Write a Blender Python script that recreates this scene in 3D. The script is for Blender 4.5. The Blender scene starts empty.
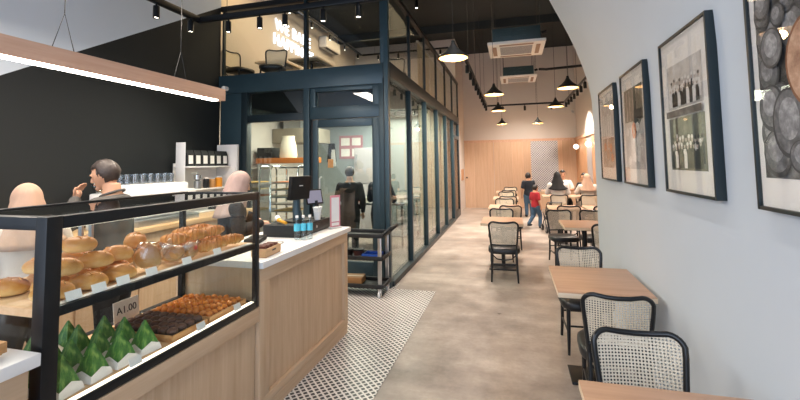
import bpy, bmesh, math, random
from mathutils import Vector, Matrix, Euler
random.seed(7)
C = bpy.context.scene.collection
PI = math.pi

# ------------------------------------------------------------------ helpers
def lin(c):
    if isinstance(c, str):
        c = [int(c[i:i+2], 16)/255 for i in (0, 2, 4)]
    return tuple((x/12.92 if x <= .04045 else ((x+.055)/1.055)**2.4) for x in c[:3]) + (1,)

class Nodes:
    def __init__(s, name):
        s.m = bpy.data.materials.new(name); s.m.use_nodes = True
        s.t = s.m.node_tree; s.t.nodes.clear()
        s.out = s.n('ShaderNodeOutputMaterial')
    def n(s, typ, **kw):
        nd = s.t.nodes.new(typ)
        for k, v in kw.items(): setattr(nd, k, v)
        return nd
    def l(s, a, b): s.t.links.new(a, b)
    def math(s, op, a, b=None, c=None):
        nd = s.n('ShaderNodeMath', operation=op)
        for i, v in enumerate((a, b, c)):
            if v is None: continue
            if isinstance(v, (int, float)): nd.inputs[i].default_value = v
            else: s.l(v, nd.inputs[i])
        return nd.outputs[0]
    def mix(s, fac, a, b):
        nd = s.n('ShaderNodeMix', data_type='RGBA')
        for i, v in ((0, fac), (6, a), (7, b)):
            if isinstance(v, (int, float)): nd.inputs[i].default_value = v
            elif isinstance(v, tuple): nd.inputs[i].default_value = v
            else: s.l(v, nd.inputs[i])
        return nd.outputs[2]
    def coord(s, which='Object', scale=(1, 1, 1), rot=(0, 0, 0)):
        tc = s.n('ShaderNodeTexCoord'); mp = s.n('ShaderNodeMapping')
        mp.inputs['Scale'].default_value = scale; mp.inputs['Rotation'].default_value = rot
        s.l(tc.outputs[which], mp.inputs[0]); return mp.outputs[0]
    def noise(s, vec, scale=5, detail=3, rough=.5):
        nd = s.n('ShaderNodeTexNoise'); nd.inputs['Scale'].default_value = scale
        nd.inputs['Detail'].default_value = detail; nd.inputs['Roughness'].default_value = rough
        s.l(vec, nd.inputs['Vector']); return nd.outputs['Fac']
    def ramp(s, fac, stops):
        nd = s.n('ShaderNodeValToRGB'); e = nd.color_ramp.elements
        while len(e) < len(stops): e.new(.5)
        for x, (p, c) in zip(e, stops): x.position = p; x.color = c
        s.l(fac, nd.inputs[0]); return nd.outputs[0]
    def bsdf(s, col=None, rough=.5, metal=0, bump=None, bstr=.2, bdist=.01, spec=.5, **kw):
        b = s.n('ShaderNodeBsdfPrincipled')
        if isinstance(col, tuple): b.inputs['Base Color'].default_value = col
        elif col is not None: s.l(col, b.inputs['Base Color'])
        if isinstance(rough, (int, float)): b.inputs['Roughness'].default_value = rough
        else: s.l(rough, b.inputs['Roughness'])
        b.inputs['Metallic'].default_value = metal
        b.inputs['Specular IOR Level'].default_value = spec
        for k, v in kw.items(): b.inputs[k.replace('_', ' ')].default_value = v
        if bump is not None:
            bp = s.n('ShaderNodeBump'); bp.inputs['Strength'].default_value = bstr; bp.inputs['Distance'].default_value = bdist
            s.l(bump, bp.inputs['Height']); s.l(bp.outputs[0], b.inputs['Normal'])
        return b.outputs[0]
    def done(s, sh): s.l(sh, s.out.inputs[0]); return s.m

def plain(name, col, rough=.5, metal=0, var=.06, scale=12, spec=.5, bump=0, **kw):
    N = Nodes(name); c = lin(col); v = N.coord()
    nz = N.noise(v, scale, 3)
    d = tuple(x*(1-var*2) for x in c[:3])+(1,); u = tuple(min(1, x*(1+var*2)) for x in c[:3])+(1,)
    return N.done(N.bsdf(N.mix(nz, d, u), rough, metal, nz if bump else None, bump, spec=spec, **kw))

def emit(name, col, strength):
    N = Nodes(name); e = N.n('ShaderNodeEmission'); e.inputs[0].default_value = lin(col); e.inputs[1].default_value = strength
    return N.done(e.outputs[0])

def wood(name, a, b, axis='Z', rough=.45, plank=0, plank_axis='X', fine=1.0, spec=.4):
    """grain runs along AXIS; PLANK gives the board width across PLANK_AXIS"""
    N = Nodes(name)
    sc = {'X': (.5, 9, 9), 'Y': (9, .5, 9), 'Z': (9, 9, .5)}[axis]
    v = N.coord('Object', tuple(x*fine for x in sc))
    g = N.noise(v, 2.2, 5, .62); g2 = N.noise(v, 9, 2)
    f = N.math('ADD', N.math('MULTIPLY', g, .75), N.math('MULTIPLY', g2, .25))
    col = N.ramp(f, [(.3, lin(b)), (.5, N_mid(a, b)), (.68, lin(a))])
    if plank:
        tc = N.n('ShaderNodeTexCoord'); sp = N.n('ShaderNodeSeparateXYZ'); N.l(tc.outputs['Object'], sp.inputs[0])
        q = N.math('DIVIDE', sp.outputs[plank_axis], plank)
        wn = N.n('ShaderNodeTexWhiteNoise', noise_dimensions='1D'); N.l(N.math('FLOOR', q), wn.inputs['W'])
        sh = N.math('ADD', N.math('MULTIPLY', wn.outputs['Value'], .16), .90)
        seam = N.math('GREATER_THAN', N.math('FRACT', q), .012/plank*.5)
        sh = N.math('MULTIPLY', sh, N.math('ADD', N.math('MULTIPLY', seam, .3), .7))
        mm = N.n('ShaderNodeMix', data_type='RGBA', blend_type='MULTIPLY'); mm.inputs[0].default_value = 1
        N.l(col, mm.inputs[6]); cb = N.n('ShaderNodeCombineColor')
        for i in range(3): N.l(sh, cb.inputs[i])
        N.l(cb.outputs[0], mm.inputs[7]); col = mm.outputs[2]
    return N.done(N.bsdf(col, rough, 0, f, .08, .004, spec=spec))
def N_mid(a, b):
    A, B = lin(a), lin(b); return tuple((x+y)/2 for x, y in zip(A, B))

def glass(name, tint=(1, 1, 1, 1), ior=1.45, extra=0.0, rough=0.0, through=1.0):
    N = Nodes(name)
    tr = N.n('ShaderNodeBsdfTransparent'); tr.inputs[0].default_value = tint
    gl = N.n('ShaderNodeBsdfGlossy'); gl.inputs['Roughness'].default_value = rough
    ge = N.n('ShaderNodeNewGeometry'); dt = N.n('ShaderNodeVectorMath', operation='DOT_PRODUCT')
    N.l(ge.outputs['Normal'], dt.inputs[0]); N.l(ge.outputs['Incoming'], dt.inputs[1])
    f0 = ((ior-1)/(ior+1))**2
    sch = N.math('POWER', N.math('SUBTRACT', 1.0, N.math('MINIMUM', N.math('ABSOLUTE', dt.outputs['Value']), 1.0)), 5.0)
    f = N.math('MINIMUM', N.math('ADD', N.math('MULTIPLY', sch, 1-f0), f0+extra), 1.0)
    mx = N.n('ShaderNodeMixShader'); N.l(f, mx.inputs[0]); N.l(tr.outputs[0], mx.inputs[1]); N.l(gl.outputs[0], mx.inputs[2])
    return N.done(mx.outputs[0])

# ------------------------------------------------------------------ mesh builder
class MB:
    def __init__(s): s.bm = bmesh.new(); s.mi = 0; s.uv = None
    def _m(s, faces):
        for f in faces: f.material_index = s.mi
        return faces
    def box(s, a, b, M=None, bev=0, seg=2):
        x0, y0, z0 = [min(p, q) for p, q in zip(a, b)]; x1, y1, z1 = [max(p, q) for p, q in zip(a, b)]
        vs = [s.bm.verts.new(p) for p in ((x0,y0,z0),(x1,y0,z0),(x1,y1,z0),(x0,y1,z0),(x0,y0,z1),(x1,y0,z1),(x1,y1,z1),(x0,y1,z1))]
        fs = [s.bm.faces.new([vs[i] for i in q]) for q in ((3,2,1,0),(4,5,6,7),(0,1,5,4),(1,2,6,5),(2,3,7,6),(3,0,4,7))]
        s._m(fs)
        if bev:
            es = list({e for f in fs for e in f.edges})
            r = bmesh.ops.bevel(s.bm, geom=es, offset=bev, segments=seg, profile=.6, affect='EDGES')
            s._m(r['faces']); vs = list({v for f in r['faces'] for v in f.verts} | {v for v in vs if v.is_valid})
        if M is not None:
            for v in vs: v.co = M @ v.co
        return s
    def poly(s, pts):
        f = s.bm.faces.new([s.bm.verts.new(p) for p in pts]); s._m([f]); return s
    def prism(s, pts, d):
        d = Vector(d); A = [s.bm.verts.new(p) for p in pts]; B = [s.bm.verts.new(Vector(p)+d) for p in pts]
        n = len(A); fs = [s.bm.faces.new(A[::-1]), s.bm.faces.new(B)]
        for i in range(n): fs.append(s.bm.faces.new((A[i], A[(i+1) % n], B[(i+1) % n], B[i])))
        s._m(fs); return s
    def tube(s, pts, r, seg=8, closed=False):
        P = [Vector(p) for p in pts]; n = len(P)
        rs = r if isinstance(r, (list, tuple)) else [r]*n
        rings = []; up = None
        for i in range(n):
            a = P[i-1] if (i or closed) else P[i]; b = P[(i+1) % n] if (i < n-1 or closed) else P[i]
            t = (b-a).normalized()
            if up is None:
                up = Vector((0, 0, 1)) if abs(t.z) < .9 else Vector((1, 0, 0))
            u = (up - t*up.dot(t)).normalized(); w = t.cross(u); up = u
            rings.append([s.bm.verts.new(P[i] + (u*math.cos(2*PI*k/seg)+w*math.sin(2*PI*k/seg))*rs[i]) for k in range(seg)])
        fs = []
        for i in range(n if closed else n-1):
            A, B = rings[i], rings[(i+1) % n]
            for k in range(seg): fs.append(s.bm.faces.new((A[k], A[(k+1) % seg], B[(k+1) % seg], B[k])))
        if not closed: fs += [s.bm.faces.new(rings[0][::-1]), s.bm.faces.new(rings[-1])]
        s._m(fs); return s
    def cyl(s, p, q, r, r2=None, seg=16): return s.tube([p, q], [r, r if r2 is None else r2], seg)
    def lathe(s, prof, seg=24, M=None, sx=1, sy=1):
        rings = []
        for r, z in prof:
            if r < 1e-6: rings.append([s.bm.verts.new((0, 0, z))])
            else: rings.append([s.bm.verts.new((r*sx*math.cos(2*PI*k/seg), r*sy*math.sin(2*PI*k/seg), z)) for k in range(seg)])
        fs = []
        for A, B in zip(rings, rings[1:]):
            if len(A) == 1 and len(B) == 1: continue
            for k in range(seg):
                k2 = (k+1) % seg
                if len(A) == 1: fs.append(s.bm.faces.new((A[0], B[k2], B[k])))
                elif len(B) == 1: fs.append(s.bm.faces.new((A[k], A[k2], B[0])))
                else: fs.append(s.bm.faces.new((A[k], A[k2], B[k2], B[k])))
        s._m(fs)
        if M is not None:
            for R in rings:
                for v in R: v.co = M @ v.co
        return s
    def ball(s, c, r, M=None, u=16, v=10, fn=None):
        """ellipsoid; fn(unit vector) -> displaced unit vector"""
        r = (r, r, r) if isinstance(r, (int, float)) else r
        res = bmesh.ops.create_uvsphere(s.bm, u_segments=u, v_segments=v, radius=1)
        for x in res['verts']:
            p = x.co.copy()
            if fn: p = fn(p)
            p = Vector((p.x*r[0], p.y*r[1], p.z*r[2]))
            if M is not None: p = M @ p
            x.co = p + Vector(c)
        s._m({f for x in res['verts'] for f in x.link_faces}); return s
    def grid(s, fn, nu, nv, uv=None):
        V = [[s.bm.verts.new(fn(i/nu, j/nv)) for j in range(nv+1)] for i in range(nu+1)]
        lay = s.bm.loops.layers.uv.verify() if uv else None; fs = []
        for i in range(nu):
            for j in range(nv):
                f = s.bm.faces.new((V[i][j], V[i+1][j], V[i+1][j+1], V[i][j+1])); fs.append(f)
                if uv:
                    for lp, (a, b) in zip(f.loops, ((i, j), (i+1, j), (i+1, j+1), (i, j+1))): lp[lay].uv = uv(a/nu, b/nv)
        s._m(fs); return s
    def mesh(s, name, mats, smooth=35):
        bmesh.ops.recalc_face_normals(s.bm, faces=s.bm.faces[:])
        me = bpy.data.meshes.new(name); s.bm.to_mesh(me); s.bm.free()
        for m in (mats if isinstance(mats, (list, tuple)) else [mats]): me.materials.append(m)
        if smooth:
            for p in me.polygons: p.use_smooth = True
            if smooth < 180: me.set_sharp_from_angle(angle=math.radians(smooth))
        return me
    def build(s, name, mats, parent=None, loc=(0, 0, 0), smooth=35):
        o = bpy.data.objects.new(name, s.mesh(name, mats, smooth)); C.objects.link(o)
        o.location = loc
        if parent is not None: o.parent = parent
        return o

def tag(o, label=None, cat=None, group=None, kind=None):
    if label: o['label'] = label
    if cat: o['category'] = cat
    if group: o['group'] = group
    if kind: o['kind'] = kind
    return o
def thing(name, label, cat, loc=(0, 0, 0), rz=0, group=None):
    o = bpy.data.objects.new(name, None); C.objects.link(o); o.empty_display_size = .05
    o.location = loc; o.rotation_euler = (0, 0, rz)
    return tag(o, label, cat, group)
def struct(name, mb, mat, label=None, cat=None, smooth=35, parent=None):
    o = mb.build(name, mat, parent, smooth=smooth)
    if parent is None: tag(o, label, cat, None, 'structure')
    return o
def sgroup(name, label, cat):
    o = bpy.data.objects.new(name, None); C.objects.link(o); return tag(o, label, cat, None, 'structure')
KIDS = {}
def copy_tree(o, parent=None):
    c = o.copy(); C.objects.link(c)
    if parent is not None: c.parent = parent
    for ch in [k for k in o.children]: copy_tree(ch, c)
    return c
def dup(o, loc, rz=0, label=None, group=None, scale=None):
    c = copy_tree(o); c.location = loc; c.rotation_euler = (0, 0, rz)
    if label: c['label'] = label
    if group: c['group'] = group
    if scale: c.scale = (scale,)*3 if isinstance(scale, (int, float)) else scale
    return c
def T(x=0, y=0, z=0): return Matrix.Translation((x, y, z))
def RX(a): return Matrix.Rotation(a, 4, 'X')
def RY(a): return Matrix.Rotation(a, 4, 'Y')
def RZ(a): return Matrix.Rotation(a, 4, 'Z')

# ------------------------------------------------------------------ materials
M = {}
M['wall_white'] = plain('wall_white', 'c8d2db', .8, var=.015, scale=3)
M['wall_beige'] = plain('wall_beige', 'cdc6c0', .8, var=.02, scale=2)
M['wall_dark'] = plain('wall_dark', '0f1618', .75, var=.05, scale=2)
M['ceiling'] = plain('ceiling_dark', '22292b', .85, var=.08, scale=2)
M['teal'] = plain('teal_metal', '33474f', .38, .25, var=.04, scale=6)
M['teal_dark'] = plain('teal_dark', '1d2a2f', .4, .2, var=.04)
M['black'] = plain('black_metal', '17191b', .38, .3, var=.05)
M['black_matte'] = plain('black_matte', '141618', .6, var=.05)
M['black_lacquer'] = plain('black_lacquer', '14171a', .28, var=.05)
M['vinyl'] = plain('black_vinyl', '191b1e', .42, var=.05, bump=.05)
M['steel'] = plain('steel', 'b9bcc0', .28, .9, var=.03)
M['chrome'] = plain('chrome', 'd5d8da', .12, 1, var=.01)
M['white'] = plain('white_laminate', 'eceae6', .4, var=.02)
M['white_plastic'] = plain('white_plastic', 'e8e6e2', .45, var=.02)
M['grey_panel'] = plain('grey_panel', 'a9a6a8', .25, var=.02)
M['cream'] = plain('cream_blind', 'e6dcc0', .7, var=.04, scale=2)
M['paper'] = plain('paper', 'f2efe9', .8, var=.02)
M['wood_counter'] = wood('wood_counter', 'd3b899', 'bd9d7c', 'Z', .5)
M['wood_rail'] = wood('wood_rail', 'd3b899', 'bf9f7e', 'Y', .5)
M['wood_panel'] = wood('wood_panel', 'dabb9f', 'caa688', 'Z', .5, plank=.40, plank_axis='X', fine=1.3)
M['wood_panel_y'] = wood('wood_panel_side', 'd0a27e', 'b5845c', 'Z', .5, plank=.24, plank_axis='Y')
M['wood_table'] = wood('wood_table', 'c6a188', 'ad896f', 'X', .36, fine=.8)
M['wood_edge'] = wood('wood_edge', 'e0cfb8', 'cdb797', 'X', .5)
M['wood_beam'] = wood('wood_beam', 'd6b199', 'c39a80', 'Y', .5)
M['wood_tray'] = wood('wood_tray', 'c99a66', 'a9763f', 'Y', .5)
M['wood_light'] = wood('wood_light', 'dcb98f', 'c79d70', 'Y', .5)
M['glass'] = glass('clear_glass', (.97, .99, .98, 1), 1.35)
M['glass_box'] = glass('partition_glass', (.80, .87, .88, 1), 1.5, .03)
M['glass_dark'] = glass('dark_glass', (.22, .29, .32, 1), 1.5, .06)
M['glass_frame'] = glass('picture_glass', (1, 1, 1, 1), 1.32)
M['glass_clear'] = glass('tumbler_glass', (.95, .98, 1, 1), 1.5, .22, .1)
M['led'] = emit('led_white', 'fff6ea', 14)
M['led_case'] = emit('led_case', 'fff0da', 3)
M['lens'] = emit('spot_lens', 'fff4e0', 18)
M['neon'] = emit('neon_white', 'f3f4ff', 4)
M['bulb'] = emit('bulb_warm', 'ffe2b8', 10)
M['gold'] = plain('gold_lining', 'efd9b4', .5, .0, var=.03)
M['globe'] = emit('globe_warm', 'fff0d8', 5)
M['skin'] = plain('skin', 'c99a7c', .55, var=.03)
M['skin_light'] = plain('skin_light', 'dcae92', .55, var=.03)
M['hair'] = plain('hair_dark', '241d1a', .55, var=.2, scale=60, bump=.3)
M['hair_brown'] = plain('hair_brown', '362c27', .5, var=.25, scale=60, bump=.3)
M['lips'] = plain('lips', 'a2605a', .5)
M['eye'] = plain('eye_dark', '1a1413', .25)

# concrete floor
N = Nodes('polished_concrete'); v = N.coord()
a = N.noise(v, .7, 5, .6); b = N.noise(v, 4, 6, .65); c2 = N.noise(v, 30, 3)
v2 = N.coord('Object', (.35, 2.4, 1)); st = N.noise(v2, 1.2, 4, .6)
f = N.math('ADD', N.math('ADD', N.math('MULTIPLY', a, .4), N.math('MULTIPLY', b, .28)), N.math('ADD', N.math('MULTIPLY', c2, .07), N.math('MULTIPLY', st, .25)))
col = N.ramp(f, [(.36, lin('71675f')), (.5, lin('9d9187')), (.62, lin('bfb4a9'))])
rg = N.math('ADD', N.math('MULTIPLY', b, .25), .2)
M['floor'] = N.done(N.bsdf(col, rg, 0, c2, .03, .002, spec=.5))

def lattice(name, p, light, dark, lo=.34, axes=('X', 'Y'), rough=.35):
    """white lattice with dark diamonds of pitch p in the plane of the two axes"""
    N = Nodes(name); tc = N.n('ShaderNodeTexCoord'); sp = N.n('ShaderNodeSeparateXYZ'); N.l(tc.outputs['Object'], sp.inputs[0])
    x, y = sp.outputs[axes[0]], sp.outputs[axes[1]]
    def cell(e):
        q = N.math('FRACT', N.math('DIVIDE', e, p)); return N.math('ABSOLUTE', N.math('SUBTRACT', q, .5))
    A = cell(N.math('ADD', x, y)); B = cell(N.math('SUBTRACT', x, y))
    k = N.math('LESS_THAN', N.math('MAXIMUM', A, B), lo)
    nz = N.noise(N.coord(), 8, 3)
    lightc = N.mix(nz, lin(light), tuple(q*.85 for q in lin(light)[:3])+(1,))
    return N.done(N.bsdf(N.mix(k, lightc, lin(dark)), rough))
M['floor_tile'] = lattice('floor_tile_lattice', .056, 'e4e0da', '1b1b1d', .33)
M['wall_tile'] = lattice('wall_tile_lattice', .075, 'd8d9de', '6f737c', .33, ('X', 'Z'))

# cane webbing with real see-through holes
N = Nodes('cane_webbing'); uv = N.n('ShaderNodeTexCoord'); sp = N.n('ShaderNodeSeparateXYZ'); N.l(uv.outputs['UV'], sp.inputs[0])
def cc(e): return N.math('SUBTRACT', N.math('FRACT', e), .5)
A, B = cc(sp.outputs[0]), cc(sp.outputs[1])
d = N.math('ADD', N.math('MULTIPLY', A, A), N.math('MULTIPLY', B, B))
hole = N.math('LESS_THAN', d, .085)
nz = N.noise(N.coord('Object', (40, 40, 40)), 2, 3)
sh = N.bsdf(N.mix(nz, lin('d6c6ac'), lin('eadfca')), .6)
tr = N.n('ShaderNodeBsdfTransparent'); mx = N.n('ShaderNodeMixShader')
N.l(hole, mx.inputs[0]); N.l(sh, mx.inputs[1]); N.l(tr.outputs[0], mx.inputs[2])
M['cane'] = N.done(mx.outputs[0])

def baked(name, top, mid, low, rough=.45, bumpsc=14, spec=.5):
    """baked crust: darker on top, paler at the bottom (Generated Z) with blotches"""
    N = Nodes(name); tc = N.n('ShaderNodeTexCoord'); sp = N.n('ShaderNodeSeparateXYZ'); N.l(tc.outputs['Generated'], sp.inputs[0])
    nz = N.noise(tc.outputs['Object'], 22, 4, .6); n2 = N.noise(tc.outputs['Object'], bumpsc*8, 2)
    f = N.math('ADD', sp.outputs['Z'], N.math('MULTIPLY', N.math('SUBTRACT', nz, .5), .8))
    col = N.ramp(f, [(.12, lin(low)), (.45, lin(mid)), (.85, lin(top))])
    return N.done(N.bsdf(col, rough, 0, n2, .15, .003, spec=spec))
M['bun'] = baked('bun_crust', 'b87434', 'd3964a', 'e8bd7c')
M['croissant'] = baked('croissant_crust', 'b56d2e', 'd8974e', 'e9bb7a')
M['round_bun'] = baked('round_bun_crust', 'b8743a', 'd09450', 'e5b878')
M['tart'] = baked('orange_pastry', 'e08a2c', 'cf7320', 'a85717', .35)
M['choc'] = baked('dark_cake', '5b3d32', '3d2822', '2a1b17', .45)
# translucent bag around wrapped bread
M['bag'] = glass('clear_bag', (.93, .93, .92, 1), 1.5, .1, .15)
# banana leaf
N = Nodes('banana_leaf'); v = N.coord('Object', (34, 34, 5), (.35, .3, .2)); g = N.noise(v, 2, 4, .6)
M['leaf'] = N.done(N.bsdf(N.ramp(g, [(.3, lin('2a5a24')), (.5, lin('4b8434')), (.7, lin('94b85c'))]), .35, 0, g, .2, .003))

# ------------------------------------------------------------------ setting
WR = .90          # face of the near right wall
YE = 4.98         # its far end
CZ = 5.3          # ceiling height
YB = 14.2         # back wall
XF = 2.05         # far right wall
struct('floor', MB().box((-5.2, -2.2, -.12), (2.4, 14.6, 0)), M['floor'], 'polished grey brown concrete floor', 'floor')
struct('floor_tiles', MB().prism([(-2.6, -2.2, .0005), (-.93, -2.2, .0005), (-.93, 4.95, .0005), (-1.44, 4.95, .0005), (-1.44, 5.2, .0005), (-2.6, 5.2, .0005)], (0, 0, .004)),
       M['floor_tile'], 'strip of small black and white patterned tiles beside the counter', 'floor tiles')
struct('ceiling', MB().box((-5.2, -2.2, CZ), (2.4, 14.6, CZ+.12)), M['ceiling'], 'high black ceiling', 'ceiling')
for i, y in enumerate((3.2, 5.9, 8.3, 10.9)):
    struct('trim_%d' % (i+1), MB().box((-4.8, y, CZ-.22), (2.05, y+.16, CZ-.001)), M['ceiling'], 'dark beam under the black ceiling', 'ceiling beam')
# right wall with its leaning bulkhead
zc = 2.47
prof = [(0, .9), (1.9, .9), (2.05, .899), (2.2, .893), (2.32, .880), (2.45, .856), (2.6, .815), (2.8, .752), (3.0, .675), (3.2, .588), (3.45, .475), (4.2, .13), (CZ, -.37)]
struct('wall_right', MB().prism([(x, -2.2, z) for z, x in prof]+[(XF+.3, -2.2, CZ), (XF+.3, -2.2, 0)], (0, YE+2.2, 0)), M['wall_white'], 'smooth pale wall of framed pictures curving into the room at the top', 'wall')
struct('wall_far_right', MB().box((XF, YE, 0), (XF+.2, YB+.2, CZ)), M['wall_beige'], 'beige side wall at the far end of the hall', 'wall')
struct('wall_back', MB().box((-1.8, YB, 0), (XF, YB+.2, CZ)), M['wall_beige'], 'beige back wall above the wood panelling', 'wall')
struct('wall_pilaster', MB().box((-2.1, 12.26, 0), (-1.56, YB, CZ)), M['wall_beige'], 'beige wall stub past the end of the glass partition', 'wall')
struct('wall_upper_back', MB().box((-4.8, 12.26, 0), (-2.1, 12.46, CZ)), M['wall_beige'], 'pale end wall behind the glazed kitchen and upper floor', 'wall')
# left wall: black below a slanting line, pale above
XL = -4.3
pts = [(XL, -2.2, 0), (XL, 5.3, 0), (XL, 5.3, 4.02), (XL, 2.5, 2.37), (XL, -2.2, -.4+0.0)]
blk = [(XL, -2.2, 0), (XL, 5.3, 0), (XL, 5.3, 4.02), (XL, 1.0, 1.49), (XL, -1.53, 0)]
blk = [(XL, -1.53, 0), (XL, 5.3, 0), (XL, 5.3, 4.02)]
struct('wall_left', MB().prism(blk, (-.5, 0, 0)), M['wall_dark'], 'black wall behind the back counter with a slanting top edge', 'wall')
struct('wall_left_upper', MB().prism([(XL, -2.2, 0), (XL, -1.53, 0), (XL, 5.3, 4.02), (XL, 5.3, CZ), (XL, -2.2, CZ)], (-.5, 0, 0)), M['wall_white'], 'pale upper left wall above the slanting black part', 'wall')
struct('wall_left_mezzanine', MB().box((-5.0, 5.3, 0), (-4.8, 12.5, CZ)), M['wall_beige'], 'pale wall of the upper floor carrying the neon sign', 'wall')
# wood panelling of the back wall: boards, head rail, patterned tile panel
tp = sgroup('trim_5', 'oak panelling along the back wall with a sliding door seam', 'wood panelling')
MB().box((-1.56, YB-.04, .0), (-.58, YB, 2.2)).build('panel', M['wood_panel'], tp)
MB().box((-.57, YB-.055, .0), (.62, YB, 2.2)).build('panel', M['wood_panel'], tp)
MB().box((1.46, YB-.05, .0), (XF, YB, 2.2)).build('panel', M['wood_panel'], tp)
MB().box((.62, YB-.05, .0), (1.46, YB, .55)).build('panel', M['wood_panel'], tp)
MB().box((-1.56, YB-.07, 2.2), (XF, YB, 2.28)).build('head_rail', M['wood_beam'], tp)
MB().cyl((-1.49, YB-.07, 1.02), (-1.49, YB-.04, 1.02), .03).build('door_pull', M['black'], tp)
struct('trim_6', MB().box((.62, YB-.045, .55), (1.46, YB-.001, 2.2)), M['wall_tile'], 'grey and white lattice tile panel set in the panelling', 'tile panel')
# panelling and tall windows of the far right wall
tq = sgroup('trim_7', 'oak panelling on the far right wall', 'wood panelling')
MB().box((XF-.05, 5.2, 0), (XF, 9.9, 2.2)).build('panel', M['wood_panel_y'], tq)
MB().box((XF-.05, 12.25, 0), (XF, YB-.07, 2.2)).build('panel', M['wood_panel_y'], tq)
MB().box((XF-.05, 11.0, 0), (XF, 11.45, 2.2)).build('panel', M['wood_panel_y'], tq)
MB().box((XF-.07, 5.2, 2.2), (XF, YB-.07, 2.28)).build('head_rail', M['wood_beam'], tq)
for i, (y0, y1) in enumerate(((11.45, 12.25), (9.9, 11.0))):
    w = sgroup('trim_%d' % (8+i), 'tall pale mirror panel between oak boards %s the corner' % ('nearest' if i == 0 else 'further from'), 'mirror panel')
    MB().box((XF-.04, y0, 0), (XF-.001, y1, 2.2)).build('panel', M['grey_panel'], w)
# baseboard by the right wall
struct('baseboard_right', MB().box((WR-.012, -2.2, 0), (WR-.0005, YE, .07), bev=.003), M['wall_white'], 'pale skirting under the picture wall', 'skirting')

# ---- glazed kitchen and mezzanine
YG = 5.3; XG = -1.49
struct('floor_mezzanine', MB().box((-4.8, YG+.08, 2.66), (XG-.08, 12.26, 2.80)), M['ceiling'], 'slab of the upper floor over the kitchen', 'floor')
fr = sgroup('window_1', 'teal glazed front of the kitchen facing the counter', 'glazed partition')
def bar(a, b, mat='teal', name='frame', par=None, bev=.006): return MB().box(a, b, bev=bev).build(name, M[mat], par)
D = .09
MB().box((-4.29, YG, 0), (-3.9, YG+D, 2.66), bev=.006).build('side_panel', M['teal'], fr)
bar((-3.9, YG-.03, 0), (-3.80, YG+D, 2.66), 'teal_dark', 'post', fr)
bar((-2.86, YG-.04, 0), (-2.765, YG+D, 2.66), 'teal', 'post', fr)
bar((-2.86, YG-.03, 2.9), (-2.81, YG+.05, 4.0), 'teal_dark', 'post', fr)
bar((-1.725, YG-.04, 0), (-1.60, YG+D, 2.66), 'teal', 'post', fr)
bar((-1.70, YG-.03, 2.9), (-1.61, YG+.05, 4.0), 'teal', 'post', fr)
bar((-1.60, 5.03, 0), (-1.57, YG-.0, 2.66), 'teal', 'filler', fr)
bar((XG-.06, 4.95, 0), (XG, 5.03, 3.93), 'teal', 'corner_post', fr)
bar((XG-.066, 4.945, 0), (XG-.061, 5.0, 2.66), 'black', 'corner_seal', fr)
bar((-4.295, YG+.03, 2.66), (-4.27, YG+D, 4.0), 'teal_dark', 'post', fr)
bar((-4.29, YG-.045, 2.64), (-1.60, YG+D, 2.92), 'teal', 'beam', fr)
bar((-4.29, YG-.02, 3.94), (-1.60, YG+.06, 4.02), 'black', 'top_rail', fr)
bar((-3.80, YG-.01, 2.19), (-2.86, YG+D-.01, 2.3), 'teal_dark', 'transom_bar', fr)
bar((-2.765, YG-.02, 2.19), (-1.725, YG+D-.01, 2.36), 'teal', 'transom_bar', fr)
bar((-2.765, YG-.015, 2.36), (-2.68, YG+D-.01, 2.64), 'teal', 'transom_bar', fr)
bar((-1.82, YG-.015, 2.36), (-1.725, YG+D-.01, 2.64), 'teal', 'transom_bar', fr)
bar((-2.68, YG-.015, 2.58), (-1.82, YG+D-.01, 2.64), 'teal', 'transom_bar', fr)
bar((-3.80, YG-.005, 0), (-2.86, YG+D-.01, .12), 'teal_dark', 'sill', fr)
def pane(a, b, mat, par, name='pane'): return MB().box(a, b).build(name, M[mat], par, smooth=0)
pane((-3.8, YG+.03, .12), (-2.86, YG+.036, 2.19), 'glass_box', fr)
pane((-3.8, YG+.03, 2.3), (-2.86, YG+.036, 2.64), 'glass_dark', fr)
pane((-2.68, YG+.03, 2.36), (-1.82, YG+.036, 2.58), 'glass_dark', fr)
pane((-4.27, YG+.02, 2.92), (-2.86, YG+.026, 3.94), 'glass', fr)
pane((-2.81, YG+.02, 2.92), (-1.70, YG+.026, 3.94), 'glass', fr)
# door leaf
dr = sgroup('door_1', 'teal framed glass kitchen door behind the till', 'door')
for a, b in (((-2.76, 0), (-2.655, 2.185)), ((-1.835, 0), (-1.73, 2.185)), ((-2.655, 2.07), (-1.835, 2.185)), ((-2.655, 0), (-1.835, .22))):
    bar((a[0], YG+.0, a[1]), (b[0], YG+.05, b[1]), 'teal', 'leaf_frame', dr)
bar((-2.76, YG-.012, 0), (-2.725, YG+.0, 2.185), 'black', 'leaf_frame', dr)
pane((-2.655, YG+.02, .22), (-1.835, YG+.026, 2.07), 'glass_box', dr)
MB().tube([(-2.6, YG, .85), (-2.6, YG-.05, .87), (-2.6, YG-.05, 1.35), (-2.6, YG, 1.37)], .012).build('handle', M['steel'], dr)
tag(MB().box((-2.5, YG+.006, 1.5), (-2.42, YG+.019, 1.62), bev=.003).build('door_notice', M['wood_tray'], smooth=0), 'small brown notice stuck on the kitchen door glass', 'notice')
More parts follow.
